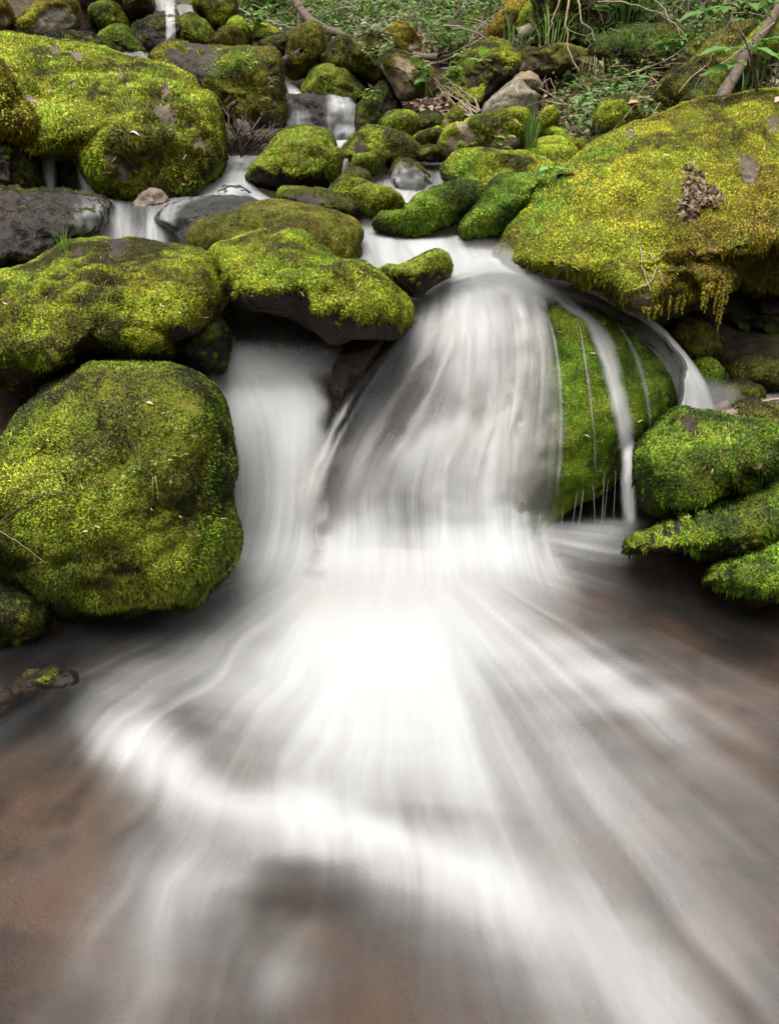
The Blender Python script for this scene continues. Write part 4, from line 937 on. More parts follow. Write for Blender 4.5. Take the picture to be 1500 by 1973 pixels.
def bark_material(name, c1, c2):
    t = NT(name)
    co = t.n('ShaderNodeNewGeometry').outputs['Position']
    n = t.noise(co, 24, 5, .7)
    c = t.mix(t.ramp(n, .35, .65), c1, c2)
    mo = t.attr('moss')
    c = t.mix(t.ramp(mo, .2, .7), c, (.06, .06, .012))
    bp = t.n('ShaderNodeBump', {'Height': n, 'Strength': .7, 'Distance': .01}).outputs[0]
    p = t.n('ShaderNodeBsdfPrincipled', {'Base Color': c, 'Roughness': .8, 'Normal': bp})
    t.t.links.new(p.outputs[0], t.out.inputs[0])
    return t.m
BARK = bark_material('grey_dead_wood', (.06, .046, .035), (.17, .135, .10))
BROWN = bark_material('brown_bark', (.04, .026, .017), (.105, .07, .046))
BLACK = bark_material('wet_black_wood', (.025, .016, .013), (.07, .042, .032))
TWIG = bark_material('pale_twig', (.13, .095, .062), (.26, .20, .14))
STEM = bark_material('green_stem', (.09, .12, .03), (.14, .15, .05))

LT = np.array([(0, 1, 6), (0, 6, 4), (1, 2, 7), (1, 7, 6), (4, 6, 7), (4, 7, 5), (2, 3, 7), (7, 3, 5)])
def leaves_mesh(Pb, Dr, Up, L, W, cols, rng, fold=.25, curl=.25):
    """Many leaves at once: base points, directions, up vectors, lengths, widths -> V, F, tint."""
    n = len(Pb)
    Dr = Dr / np.linalg.norm(Dr, axis=1, keepdims=True)
    S = np.cross(Dr, Up); S /= np.maximum(np.linalg.norm(S, axis=1, keepdims=True), 1e-6)
    U = np.cross(S, Dr)
    L = L.reshape(-1, 1); W = W.reshape(-1, 1)
    q = lambda a, b, h: Pb + Dr * L * a + S * W * b + U * L * h
    c1, c2, c3 = -curl * .08, -curl * .3, -curl
    V = np.stack([q(0, 0, 0), q(.3, -.5, fold * .25 + c1), q(.65, -.38, fold * .2 + c2), q(1, 0, c3), q(.3, .5, fold * .25 + c1), q(.65, .38, fold * .2 + c2), q(.3, 0, c1), q(.65, 0, c2)], 1)
    F = (np.arange(n)[:, None, None] * 8 + LT[None]).reshape(-1, 3)
    T = np.concatenate([np.repeat(cols, 8, 0), np.ones((8 * n, 1))], 1)
    return V.reshape(-1, 3), F, T

def tube_arrays(path, r, k=6):
    path = np.asarray(path, float); n = len(path)
    r = np.broadcast_to(np.asarray(r, float), (n,))
    tn = np.gradient(path, axis=0); tn /= np.maximum(np.linalg.norm(tn, axis=1, keepdims=True), 1e-9)
    ref = np.array([.31, .2, .93])
    a = np.cross(tn, ref); a /= np.maximum(np.linalg.norm(a, axis=1, keepdims=True), 1e-9); b = np.cross(tn, a)
    th = np.arange(k) / k * 2 * math.pi
    V = path[:, None] + r[:, None, None] * (a[:, None] * np.cos(th)[None, :, None] + b[:, None] * np.sin(th)[None, :, None])
    V = V.reshape(-1, 3)
    F = grid_faces(n, k, wrap=True)
    V = np.vstack([V, path[:1], path[-1:]])
    e = np.arange(k)
    c0 = np.stack([e, (e + 1) % k, np.full(k, n * k), np.full(k, n * k)], 1)[:, [1, 0, 2, 3]]
    return V, F, n * k

def join(parts):
    Vs, Fs, o = [], [], 0
    for V, F in parts:
        Vs.append(V); Fs.append(F + o); o += len(V)
    return np.vstack(Vs), np.vstack(Fs)

def plant(name, label, base, h, stems, per, L, W, col, seed, cat='plant', spread=.6, group=None, jitter=.25, lean=(0, 0)):
    rng = np.random.default_rng(seed)
    base = np.asarray(base, float)
    tubes, Pb, Dr, Up, Ls = [], [], [], [], []
    for s in range(stems):
        a = rng.random() * 2 * math.pi; sp = spread * rng.random() ** .5
        d = np.array([math.cos(a) * sp + lean[0], math.sin(a) * sp + lean[1], 1.0])
        hh = h * rng.uniform(.6, 1.05)
        t = np.linspace(0, 1, 7)[:, None]
        path = base + np.array([rng.normal() * .03, rng.normal() * .03, 0]) + d * hh * t + np.array([math.cos(a), math.sin(a), -.6]) * (t ** 2) * hh * .25 * sp
        V, F, _ = tube_arrays(path, np.linspace(.004, .0018, 7) * max(.6, h / .3), 5)
        tubes.append((V, F))
        for k in range(per):
            tt = .35 + .65 * (k + .5) / per
            i = min(int(tt * 6), 5); f = tt * 6 - i
            p = path[i] * (1 - f) + path[i + 1] * f
            az = a + k * 2.4 + rng.normal() * .4
            Pb.append(p); Dr.append([math.cos(az), math.sin(az), rng.uniform(-.25, .45)]); Up.append([rng.normal() * .2, rng.normal() * .2, 1])
            Ls.append(L * rng.uniform(.6, 1.15))
    Pb, Dr, Up, Ls = map(np.array, (Pb, Dr, Up, Ls))
    c = np.array(col) * (1 + (rng.random((len(Pb), 1)) - .5) * 2 * jitter) * (1 + (rng.random((len(Pb), 3)) - .5) * .2)
    e = bpy.data.objects.new(name, None); COL.objects.link(e); e.location = base; e.empty_display_size = .05
    for k, v in thing(label, cat, group).items(): e[k] = v
    V, F = join(tubes)
    make('stem', V, F, STEM, parent=e, origin=base)
    V, F, T = leaves_mesh(Pb, Dr, Up, Ls, Ls * W / L, c, rng)
    make('leaves', V, F, LEAF, parent=e, origin=base, attrs={'tint': T}, smooth=False)
    return e

def grass(label, base, h, n, seed, spread=.06, col=(.13, .2, .03), droop=.5, w=.0035, group=None, dirx=0.0, hang=0.0, name='grass_tuft'):
    rng = np.random.default_rng(seed)
    base = np.asarray(base, float)
    a = rng.random(n) * 2 * math.pi
    b = base + np.stack([np.cos(a), np.sin(a) * .7, 0 * a], 1) * (spread * rng.random((n, 1)) ** .5)
    out = np.stack([np.cos(a) + dirx, np.sin(a) - hang * .8, 0 * a], 1) * (rng.random((n, 1)) * .8 + .1)
    hh = h * (.45 + .65 * rng.random((n, 1)))
    k = 6; t = np.linspace(0, 1, k)
    path = b[:, None] + out[:, None] * hh[:, None] * (t ** 1.4)[None, :, None] * droop * 1.6 + np.array([0, 0, 1.]) * hh[:, None] * (t - droop * .75 * t ** 2.5 - hang * 1.5 * t ** 1.6)[None, :, None]
    s = np.stack([-np.sin(a), np.cos(a), .3 * rng.normal(size=n)], 1)
    wd = w * (1 - t ** 2 * .95) * (0.7 + .6 * rng.random((n, 1)))
    V = np.stack([path - s[:, None] * wd[..., None], path + s[:, None] * wd[..., None]], 2)      # n,k,2,3
    i = np.arange(n)[:, None] * (2 * k); j = np.arange(k - 1)[None] * 2
    F = np.stack([i + j, i + j + 1, i + j + 3, i + j + 2], -1).reshape(-1, 4)
    c = np.array(col) * (1 + (rng.random((n, 1)) - .5) * .7)
    T = np.concatenate([np.repeat(c, 2 * k, 0), np.ones((n * 2 * k, 1))], 1)
    return make(name, V.reshape(-1, 3), F, LEAF, origin=base, attrs={'tint': T}, props=thing(label, 'grass', group))

def stick(name, label, path, r0, r1, mat, seed=0, forks=0, cat='branch', group=None, k=7, wob=.02, moss=None, forklen=.35):
    """path: list of 'px,py,D' points."""
    rng = np.random.default_rng(seed)
    p = np.array(pts(path)); n = max(14, 7 * len(p))
    q = up1(p, n)
    W = at(q[:, 0], q[:, 1], q[:, 2])
    ln = np.linalg.norm(np.diff(W, axis=0), axis=1).sum()
    W = W + (fbm(W, 5 / max(ln, .2), 3, seed)[:, None] - .5) * np.array([1, .5, 1.]) * wob * 2
    r = np.linspace(r0, r1, n) * (1 + (fbm(W, 14, 2, seed + 1) - .5) * .5)
    V, F, m = tube_arrays(W, r, k)
    parts = [(V, F)]
    for _ in range(forks):
        i = rng.integers(int(n * .2), n - 1)
        d = W[min(i + 1, n - 1)] - W[i - 1]; d /= np.linalg.norm(d)
        sd = rng.normal(size=3); sd[1] *= .5; sd -= d * (sd @ d); sd /= np.linalg.norm(sd)
        L = ln * forklen * rng.uniform(.4, 1)
        t = np.linspace(0, 1, 7)[:, None]
        f = W[i] + (d * .8 + sd * .7) * L * t + np.array([0, 0, -1.]) * L * .15 * t ** 2 + rng.normal(size=3) * L * .08 * np.sin(t * 3)
        V2, F2, _ = tube_arrays(f, np.linspace(r[i] * .6, r[i] * .2, 7), 5)
        parts.append((V2, F2))
    VV, FF = join(parts)
    org = W[np.argmin(W[:, 2])]
    at_ = {}
    if moss:
        N, _ = vnormals(VV, FF)
        w = sstep(.3, .6, moss[0] + moss[1] * N[:, 2] + 1.2 * (fbm(VV, 7, 3, seed + 3) - .5))
        at_ = {'moss': w}
    o = make(name, VV, FF, mat, origin=org, attrs=at_, props=thing(label, cat, group))
    if moss:
        if ((N * (VV - VV.mean(0))).sum() < 0): N = -N; FF2 = FF[:, ::-1]
        else: FF2 = FF
        scatter_moss('moss', VV, FF2, N, w, o, org, .018, moss[2], 10, .3, 1, seed)
    return o

# the steep bank at the top right
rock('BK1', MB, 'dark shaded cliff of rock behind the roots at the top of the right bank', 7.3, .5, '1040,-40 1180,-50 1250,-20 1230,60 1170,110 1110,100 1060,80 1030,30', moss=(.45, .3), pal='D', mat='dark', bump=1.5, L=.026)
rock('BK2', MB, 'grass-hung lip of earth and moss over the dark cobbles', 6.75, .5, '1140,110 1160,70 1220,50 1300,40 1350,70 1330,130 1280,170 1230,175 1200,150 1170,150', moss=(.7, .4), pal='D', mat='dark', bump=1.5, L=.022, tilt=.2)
rock('BK3', MB, 'mossy earth slope between the two fallen logs', 5.9, .4, '1240,240 1260,190 1320,130 1400,60 1470,40 1500,90 1450,160 1390,210 1320,240 1280,262', moss=(.6, .4), pal='B', mat='dark', bump=1.6, L=.02, tilt=.2)
rock('BK4', MB, 'yellow-mossed slab leaning on the bank at the top edge', 7.4, .25, '938,84 945,55 965,25 985,0 1012,-8 1005,25 985,60 965,85', moss=(.6, .4), pal='O', mat='grey', q=.5, L=.022, facets=2)
rock('BK5', MB, 'dark mossy knob beside the leaning slab at the top edge', 7.3, .25, '988,64 1000,32 1020,10 1045,5 1058,30 1040,50 1015,66', moss=(.65, .5), pal='Y', mat='dark', L=.022)
rock('BK6', MB, 'round green moss cushion between the fallen logs at the top right', 6.4, .15, '1382,72 1385,55 1398,48 1408,58 1404,76 1390,84', moss=(1, .2), pal='G', mat='dark', L=.02)
rock('BK7', MB, 'green moss cushion at the foot of the slope touching the huge right boulder', 5.2, .15, '1318,205 1325,196 1345,192 1360,200 1352,214 1330,218', moss=(1, .2), pal='L', mat='dark', L=.018)

stick('mossy_log', 'upper mossy log slanting down the right bank', '1440,10,7.2 1370,70,6.6 1310,135,6.2 1262,215,5.7', .075, .06, BARK, 2, cat='log', k=14, wob=.05, moss=(.55, .35, 'B'))
stick('mossy_log', 'lower mossy log with bright green end, behind the huge right boulder', '1490,60,6.0 1425,120,5.6 1370,170,5.3 1322,212,5.0', .09, .06, BARK, 3, cat='log', k=14, wob=.05, moss=(.75, .4, 'G'))
stick('dead_tree', 'bare grey dead trunk leaning behind the huge right boulder', '1500,0,6.0 1470,60,5.7 1432,110,5.4 1412,150,5.2 1385,200,5.0', .026, .038, BROWN, 4, cat='log', k=12, wob=.07)
stick('fallen_log', 'grey sawn-looking log with a splintered end wedged under the largest upper left boulder', '10,180,4.75 40,205,4.6 90,236,4.45 128,262,4.35', .075, .068, BARK, 5, cat='log', k=16, wob=.015)
stick('root', 'yellow-mossed root creeping across the leaf litter beside the tan block', '1035,240,5.6 1070,258,5.5 1090,270,5.35 1112,280,5.25 1130,290,5.2', .028, .03, BARK, 6, cat='root', k=10, wob=.02, moss=(.8, .4, 'Y'))
stick('dead_branch', 'thick brown dead branch slanting down to the mossy boulders at the top', '566,-6,8.4 600,35,8.0 640,60,7.7 668,82,7.4 690,92,7.2', .042, .024, BROWN, 7, cat='branch', k=10, wob=.04)
stick('broken_stick', 'short dark stick jutting left of the tall upright boulder', '545,120,6.75 560,112,6.7 580,102,6.65', .035, .025, BLACK, 8, k=8, wob=.02)
stick('plank_of_bark', 'flat brown slab of bark lying in the litter above the brown bare-sided rock', '798,106,6.9 820,110,6.8 845,110,6.75', .03, .03, BROWN, 9, k=8, wob=.01)
stick('short_log', 'stubby brown log under the dark cliff', '998,68,7.1 1018,60,7.1 1040,48,7.2', .05, .04, BARK, 10, cat='log', k=10, wob=.02)
for i, (pth, r, mt, lb, fk) in enumerate([
    ('855,48,7.0 900,58,6.9 930,70,6.8 955,88,6.6', .012, TWIG, 'pale arched branch over the yellow-crowned rock', 3),
    ('1095,-10,6.6 1092,40,6.5 1096,90,6.4 1112,140,6.3', .016, TWIG, 'thick hanging vine left of the dark shaded cliff', 2),
    ('1110,-10,6.8 1122,40,6.7 1148,78,6.6', .016, TWIG, 'bent pale vine in front of the dark shaded cliff', 1),
    ('1080,-5,6.6 1062,40,6.5 1050,85,6.4', .010, TWIG, 'thin crooked vine left of the thick hanging one', 2),
    ('1150,5,6.5 1235,10,6.4 1300,55,6.3 1320,85,6.2', .010, TWIG, 'long pale twig arching over the grassy lip', 2),
    ('1260,-5,6.6 1290,40,6.5 1316,80,6.3', .014, TWIG, 'leaning brown sapling stem above the upper log', 1),
    ('1330,-5,6.8 1328,40,6.7 1330,70,6.6', .008, BROWN, 'upright reddish stem left of the upper log', 0),
    ('1340,0,6.9 1338,45,6.8 1340,72,6.7', .007, BROWN, 'slimmer upright reddish stem beside the first', 0),
    ('1408,30,5.8 1385,80,5.6 1365,120,5.4 1358,165,5.2', .008, BROWN, 'bare twig hanging across the two mossy logs', 3),
    ('1485,50,5.4 1430,90,5.3 1390,125,5.2 1350,140,5.2', .010, TWIG, 'pale dead branch crossing the lower mossy log', 3),
    ('1370,118,5.6 1330,150,5.4 1310,175,5.3', .008, TWIG, 'straight pale twig leaning on the lower mossy log', 1),
    ('1150,252,5.3 1185,250,5.2 1232,262,5.1', .007, BROWN, 'dark twig lying before the moss-topped stone', 1),
    ('1165,265,5.2 1195,235,5.1 1218,205,5.1', .007, TWIG, 'twig leaning against the moss-topped stone', 1),
    ('1000,215,5.6 1050,190,5.7 1100,185,5.8', .008, BROWN, 'curving twig across the leaf litter right of the lichen rock', 3),
    ('1040,165,5.9 1062,150,5.9 1068,190,5.8', .006, TWIG, 'looped thin twig beside the lichen rock', 1),
    ('445,10,8.6 500,40,8.2 545,45,8.0', .010, TWIG, 'fallen twig among the plants at top centre', 3),
    ('515,38,7.6 540,48,7.4 566,50,7.3', .012, TWIG, 'pale twig ending at the tall upright boulder', 1),
    ('575,25,7.6 570,60,7.3 532,100,6.9', .010, BROWN, 'thin brown stem crossing left of the tall upright boulder', 2),
    ('610,40,7.7 625,70,7.5 640,62,7.4', .008, TWIG, 'short twig beside the thick brown dead branch', 2),
    ('720,92,6.7 760,100,6.7 800,104,6.7', .007, TWIG, 'pale twig below the orange moss boulder', 1),
    ('805,62,7.0 815,80,6.9 812,102,6.8', .007, TWIG, 'bent pale twig right of the orange moss boulder', 1),
    ('690,80,7.3 715,60,7.4 740,30,7.6', .009, BROWN, 'stick standing behind the broad yellowish boulder', 1),
    ('780,40,8.0 800,20,8.2 812,5,8.4', .014, BROWN, 'dark stub standing in the greenery at top centre', 0),
    ('850,110,6.6 880,100,6.5 930,60,6.6 955,30,6.8', .009, BROWN, 'long thin twig leaning on the yellow-crowned rock', 3),
    ('905,80,6.6 930,45,6.7 970,20,6.9', .009, TWIG, 'forked twig behind the yellow-crowned rock', 3)]):
    stick('twig', lb, pth, r * .52, r * .26, mt, 20 + i, fk, 'twig', wob=.03, k=6)
for i in range(9):                                   # spray of dead twigs left of the tan block
    a = -2.55 + i * .055
    x0, y0 = 905 + i * 2.5, 226 - i * 1.5
    L = 70 + 12 * (i % 4)
    stick('twig', 'thin pale twig in the dead spray left of the tan block', f'{x0},{y0},5.35 {x0+math.cos(a)*L*.5},{y0+math.sin(a)*L*.45},5.5 {x0+math.cos(a)*L-i},{y0+math.sin(a)*L+i*6-16},5.7', .0055, .002, TWIG, 60 + i, 1, 'twig', 'dead spray of pale twigs', wob=.02, k=5)
for i in range(20):                                  # jam of black twigs left of the pyramid boulder
    r_ = np.random.default_rng(300 + i)
    x0, y0 = 455 + r_.uniform(-15, 40), 285 + r_.uniform(-12, 14)
    a = r_.uniform(-2.9, -.3); L = r_.uniform(40, 85)
    stick('twig', 'black wet twig in the jam left of the pyramid-shaped boulder', f'{x0},{y0},4.95 {x0+math.cos(a)*L*.5},{y0+math.sin(a)*L*.5-5},4.9 {x0+math.cos(a)*L},{y0+math.sin(a)*L},5.0',   .0075, .002, BLACK, 90 + i, 4, 'twig', 'jam of black wet twigs', wob=.03, k=6)
stick('driftwood', 'thick black crooked stick standing in the twig jam', '470,290,5.1 455,240,5.05 440,212,5.0 462,192,4.95', .018, .012, BLACK, 110, 1, 'driftwood', k=9, wob=.04)
stick('driftwood', 'dark weathered wood leaning at the right of the twig jam', '460,235,5.25 490,270,5.1 515,302,5.0', .028, .022, BLACK, 111, 0, 'driftwood', k=10, wob=.03)
stick('twig', 'golden twig lying over the little stream at the right edge', '1425,778,3.05 1460,773,3.05 1520,765,3.05', .006, .006, TWIG, 112, 0, 'twig', k=6, wob=.01)
stick('twig', 'dark stick lying at the back of the shaded hollow', '1395,682,3.9 1440,678,3.9 1500,682,3.9', .012, .01, BROWN, 113, 1, 'twig', k=6, wob=.01)
stick('twig', 'dark curved twig stuck to the left side of the big rounded boulder', ' '.join(f'{x},{y},{depth_on("FL", max(x,2), y, .016):.4f}' for x, y in ((-5, 1010), (60, 965), (115, 950), (155, 955))), .0022, .0015, BLACK, 114, 0, 'twig', k=5, wob=.004)
stick('twig', 'greyish twig hanging low on the big rounded boulder', ' '.join(f'{x},{y},{depth_on("FL", max(x,2), y, .016):.4f}' for x, y in ((0, 1022), (45, 1050), (95, 1090))), .0022, .0014, TWIG, 115, 1, 'twig', k=5, wob=.004)
for i, (a, b, c) in enumerate([((1232, 478), (1238, 520), (1252, 560)), ((1262, 500), (1255, 540), (1222, 556)), ((1248, 490), (1275, 535), (1282, 575))]):
    stick('root', 'bare thread of root dangling on the underside of the huge right boulder', ' '.join(f'{x},{y},{depth_on("RB", x, y, .025):.4f}' for x, y in (a, b, c)), .003, .002, TWIG, 120 + i, 1, 'root', 'roots dangling under the huge right boulder', k=5, wob=.01)

GR, LG, PG, DG = (.09, .20, .03), (.16, .28, .045), (.25, .32, .13), (.035, .085, .018)  # herb greens toned down in colour in place of bank shade
def on(px, py): return hit(px, py)[0]
plant('leafy_plant', 'big clump of broad-leaved plants left of the yellow-crowned rock', on(880, 125), .42, 9, 7, .10, .055, GR, 1)
plant('leafy_plant', 'broad-leaved plant beside the brown bare-sided rock', at(842, 185, 5.9), .24, 6, 6, .085, .05, GR, 2)
plant('leafy_plant', 'low broad-leaved sprig under the big clump, before the dead spray', at(875, 180, 5.9), .18, 4, 5, .085, .05, LG, 3)
plant('leafy_plant', 'bright two-leaved shoot right of the big clump', at(900, 140, 5.9), .12, 2, 4, .12, .07, LG, 4)
plant('white_flowered_plant', 'cushion of tiny pale leaves hanging over the brown bare-sided rock', at(730, 125, 6.3), .2, 16, 9, .03, .022, PG, 5, spread=.9, lean=(0, -.6))
plant('white_flowered_plant', 'pale frothy plant on top of the broad yellowish boulder', at(725, 72, 6.6), .14, 16, 8, .035, .022, (.36, .4, .24), 6, spread=1.2)
plant('leafy_plant', 'pale small-leaved plant behind the orange moss boulder', at(812, 65, 7.2), .22, 10, 8, .045, .03, PG, 7, spread=.9)
plant('leafy_plant', 'broad-leaved plant at the top edge left of the thick dead branch', on(520, 40), .5, 7, 7, .13, .075, GR, 8)
plant('leafy_plant', 'broad-leaved plant right of the mossy boulder at the top edge', on(472, 48), .42, 6, 6, .12, .07, LG, 9)
plant('leafy_plant', 'bright little plant on the flat moss-topped ledge', surf('TO', 495, 66), .2, 6, 6, .07, .045, LG, 10)
plant('fern_tuft', 'feathery light green tuft on the face of the blocky dark boulder', surf('UF', 445, 150), .17, 18, 12, .035, .014, (.2, .34, .04), 11, spread=1.1, lean=(0, -.3), cat='fern')
plant('fern_tuft', 'feathery tuft lower left on the blocky dark boulder', surf('UF', 412, 160), .11, 9, 10, .03, .012, (.2, .34, .04), 12, spread=1.1, lean=(0, -.4), cat='fern')
plant('seedling', 'small upright seedling on the broad bright mound', surf('CC', 955, 305), .13, 1, 7, .06, .024, LG, 13)
plant('seedling', 'broad-leaved seedling at the left end of the huge right boulder', surf('RB', 1085, 345), .06, 3, 3, .065, .04, (.12, .28, .07), 14)
plant('seedling', 'pale seedling on the dark rock right of the upper cascade', surf('M7', 720, 200), .1, 3, 4, .06, .035, LG, 15)
plant('seedling', 'pair of leaves near the moss-topped stone', at(1185, 290, 4.9), .05, 2, 3, .07, .03, (.12, .28, .07), 16)
plant('seedling', 'clover-like sprig on the right of the big rounded boulder', surf('FL', 358, 880, .015), .025, 4, 4, .016, .012, LG, 17, lean=(.2, -.8))
plant('seedling', 'tiny leafy cluster at the centre of the big rounded boulder', surf('FL', 275, 912, .012), .03, 7, 4, .011, .008, LG, 18, lean=(0, -.8))
grass('wisps of thin grass growing up the face of the big rounded boulder', surf('FL', 272, 905, .012), .19, 9, 20, .02, (.2, .27, .05), .25, .0011)
grass('long bent grass stalk trailing down the big rounded boulder', surf('FL', 300, 925, .02), .15, 3, 21, .006, (.25, .3, .08), .2, .0013, dirx=.4, hang=.75)
grass('small grass tuft beside the dripping brown rock', surf('LM', 125, 482), .11, 16, 22, .02, (.14, .26, .03), .3, .002)
grass('tall grass clump at the right end of the tan block', at(1022, 285, 5.0), .34, 46, 23, .05, (.09, .17, .03), .35, .0026)
grass('grass on the huge bright boulder top near the blocky dark one', surf('UL', 310, 138), .1, 25, 24, .05, (.18, .28, .06), .4, .002)
grass('wispy pale grass in the middle of the largest upper left boulder', surf('UL', 250, 215), .13, 26, 25, .06, (.2, .28, .08), .5, .002)
for i, (x, y, h, n, hg, lb) in enumerate([
    (1235, 150, .5, 90, 0, 'bright upright grass clump under the grassy bank lip'), (1205, 60, .45, 90, 0, 'dense grass clump on top of the grassy bank lip'),
    (1180, 95, .42, 80, .25, 'dry and green grass hanging from the left of the bank lip'), (1215, 100, .4, 80, .3, 'grass hanging from the middle of the bank lip'),
    (1255, 95, .4, 70, .2, 'grass clump at the right of the bank lip'), (1290, 60, .4, 60, 0, 'short grass above the upper mossy log'),
    (1060, 82, .45, 35, 0, 'sparse tall grass on the rough slab'), (990, 85, .42, 20, 0, 'thin tall grass behind the yellow-crowned rock'), (1130, 70, .4, 40, .1, 'grass beneath the dark shaded cliff'),
    (1225, 20, .45, 70, 0, 'tall grass at the top edge right of the dark cliff')]):
    grass(lb, at(x, y, 6.45 if y > 70 else 6.9), h, n, 30 + i, .17, (.09, .16, .03) if i % 3 else (.13, .22, .04), .62, .0028, hang=hg)
for i, (x, y) in enumerate([(1150, 118), (1185, 122), (1222, 116)]):
    grass('straw-coloured dead grass drooping under the bank lip', at(x, y, 6.5), .34, 50, 50 + i, .12, (.32, .25, .13), .35, .003, group='dead grass under the bank lip', hang=.95)
for i, (x, y) in enumerate([(1430, 182), (1460, 178), (1490, 178)]):
    grass('arching dark green grass at the mouth of the black gap behind the huge right boulder', at(x, y, 4.6), .26, 7, 55 + i, .05, (.06, .12, .04), .45, .004, group='arching grass by the black gap')

# compound-leaved saplings at the top right
def sapling(label, path, leaves, seed, L=.16):
    rng = np.random.default_rng(seed)
    p = np.array(pts(path)); q = up1(p, 16); W = at(q[:, 0], q[:, 1], q[:, 2])
    base = W[0]
    e = bpy.data.objects.new('sapling', None); COL.objects.link(e); e.location = base; e.empty_display_size = .05
    for k, v in thing(label, 'sapling').items(): e[k] = v
    V, F, _ = tube_arrays(W, np.linspace(.009, .004, 16), 7)
    tubes = [(V, F)]; Pb, Dr, Up, Ls = [], [], [], []
    for (x, y, D, dx, dy) in leaves:                # a leaf stalk end and the way the leaflets point
        T0 = at(x, y, D); i = np.argmin(np.linalg.norm(W - T0, axis=1))
        t = np.linspace(0, 1, 6)[:, None]
        path_ = W[i] * (1 - t) + T0 * t + np.array([0, 0, .04]) * np.sin(t * math.pi)
        V2, F2, _ = tube_arrays(path_, np.full(6, .0025), 5); tubes.append((V2, F2))
        d0 = np.array([dx, -.3, dy], float); d0 /= np.linalg.norm(d0)
        for a, f, bk in ((0, 1.15, 0), (.8, 1, .0), (-.8, 1, .0), (1.3, .8, .35), (-1.3, .8, .35)):
            sd = np.cross(d0, [0, 0, 1.]); sd /= np.linalg.norm(sd)
            Pb.append(T0 - d0 * L * bk * .6); Dr.append(d0 * math.cos(a) + sd * math.sin(a) + rng.normal(size=3) * .06); Up.append([0, -.25, 1]); Ls.append(L * f * rng.uniform(.85, 1.1))
    Pb, Dr, Up, Ls = map(np.array, (Pb, Dr, Up, Ls))
    c = np.array(GR) * (1 + (rng.random((len(Pb), 1)) - .5) * .5)
    V, F = join(tubes); make('stem', V, F, BROWN, parent=e, origin=base)
    V, F, T = leaves_mesh(Pb, Dr, Up, Ls, Ls * .42, c, rng, curl=.12)
    make('leaves', V, F, LEAF, parent=e, origin=base, attrs={'tint': T}, smooth=False)
sapling('slim sapling with toothed compound leaves standing behind the huge right boulder', '1458,182,4.3 1452,140,4.3 1440,90,4.3 1415,40,4.35', [(1405, 92, 4.2, -1, -.15), (1410, 125, 4.2, -1, -.3), (1470, 78, 4.3, 1, .1), (1480, 105, 4.25, 1, -.2), (1455, 92, 4.2, .6, -.2)], 1, .13)
sapling('drooping broad-leaved spray at the very top right', '1500,-25,4.6 1430,0,4.7 1385,12,4.7 1360,18,4.7', [(1352, 22, 4.6, -1, -.25), (1395, 12, 4.6, -.6, -.3), (1440, 6, 4.6, .4, -.2), (1480, 5, 4.5, 1, -.1)], 2, .14)
plant('leafy_plant', 'small compound-leaved plant above the upper mossy log', at(1290, 105, 6.1), .14, 5, 6, .08, .035, GR, 60, lean=(-.3, -.2))
plant('leafy_plant', 'broad-leaved weed on the grassy bank lip', at(1172, 45, 6.7), .25, 5, 6, .09, .05, LG, 61)
plant('leafy_plant', 'light green weed at the top edge beside the dark cliff', at(1245, 30, 6.7), .22, 5, 6, .08, .045, LG, 62)
plant('leafy_plant', 'small weed sprouting right of the lichen rock', on(1062, 165), .1, 3, 5, .05, .03, GR, 63)

# small stones half buried in the bank
rb_ = np.random.default_rng(77)
for i, (x, y, r) in enumerate([(640, 22, 17), (700, 35, 14), (745, 18, 18), (830, 30, 20), (875, 12, 15), (915, 40, 16), (668, 55, 11), (790, 75, 10), (560, 22, 14), (500, 12, 13), (1050, 165, 12), (1092, 215, 13), (1120, 240, 10), (1180, 215, 9), (1205, 160, 10), (1075, 195, 9)]):
    a = np.arange(9) / 9 * 6.283
    rr2 = r * rb_.uniform(.75, 1.25, 9)
    ol = ' '.join(f'{x + 1.25 * q * math.cos(t):.0f},{y + .8 * q * math.sin(t):.0f}' for t, q in zip(a, rr2))
    rock('BS%d' % i, 'mossy_stone', 'small mossy stone half buried among the herbs of the upper bank', hit(x, y + r * .5)[1] - .05, .1, ol, moss=(rb_.uniform(.5, .95), .4), pal='BYDO'[i % 4] if i % 4 < 3 else 'B', mat='mid', L=.024, group='small mossy stones in the upper bank', cat='stone')

# leaf litter and undergrowth that nobody could count
def ground_scatter(n, boxes, seed):
    rng = np.random.default_rng(seed); out = []
    for (x0, y0, x1, y1, wt) in boxes:
        for _ in range(int(n * wt)):
            p, D = hit(rng.uniform(x0, x1), rng.uniform(y0, y1))
            out.append(p + np.array([rng.normal() * .05, rng.normal() * .08, 0]))
    P_ = np.array(out)
    P_[:, 2] = P_[:, 2]
    return P_, rng
def stuff_leaves(name, label, P_, rng, L, W, cols, up, mat, tilt=.5):
    n = len(P_)
    a = rng.random(n) * 2 * math.pi
    Dr = np.stack([np.cos(a), np.sin(a), rng.normal(size=n) * tilt], 1)
    Up = np.stack([rng.normal(size=n) * .4, rng.normal(size=n) * .4 - .2, np.ones(n)], 1)
    Ls = L * (.5 + .8 * rng.random(n))
    ci = rng.integers(0, len(cols), n)
    c = np.array(cols)[ci] * (1 + (rng.random((n, 1)) - .5) * .6)
    V, F, T = leaves_mesh(P_ + np.array([0, 0, 1.]) * (up * rng.random((n, 1))), Dr, Up, Ls, Ls * W, c, rng, fold=.4, curl=.3)
    return make(name, V, F, mat, attrs={'tint': T}, smooth=False, props={'kind': 'stuff', 'label': label})
P_, r_ = ground_scatter(1000, [(640, 60, 1350, 300, 3.5), (1030, 140, 1260, 300, 4), (430, 0, 1000, 120, 2.5), (1100, 0, 1500, 200, 2), (850, 190, 900, 230, .3)], 1)
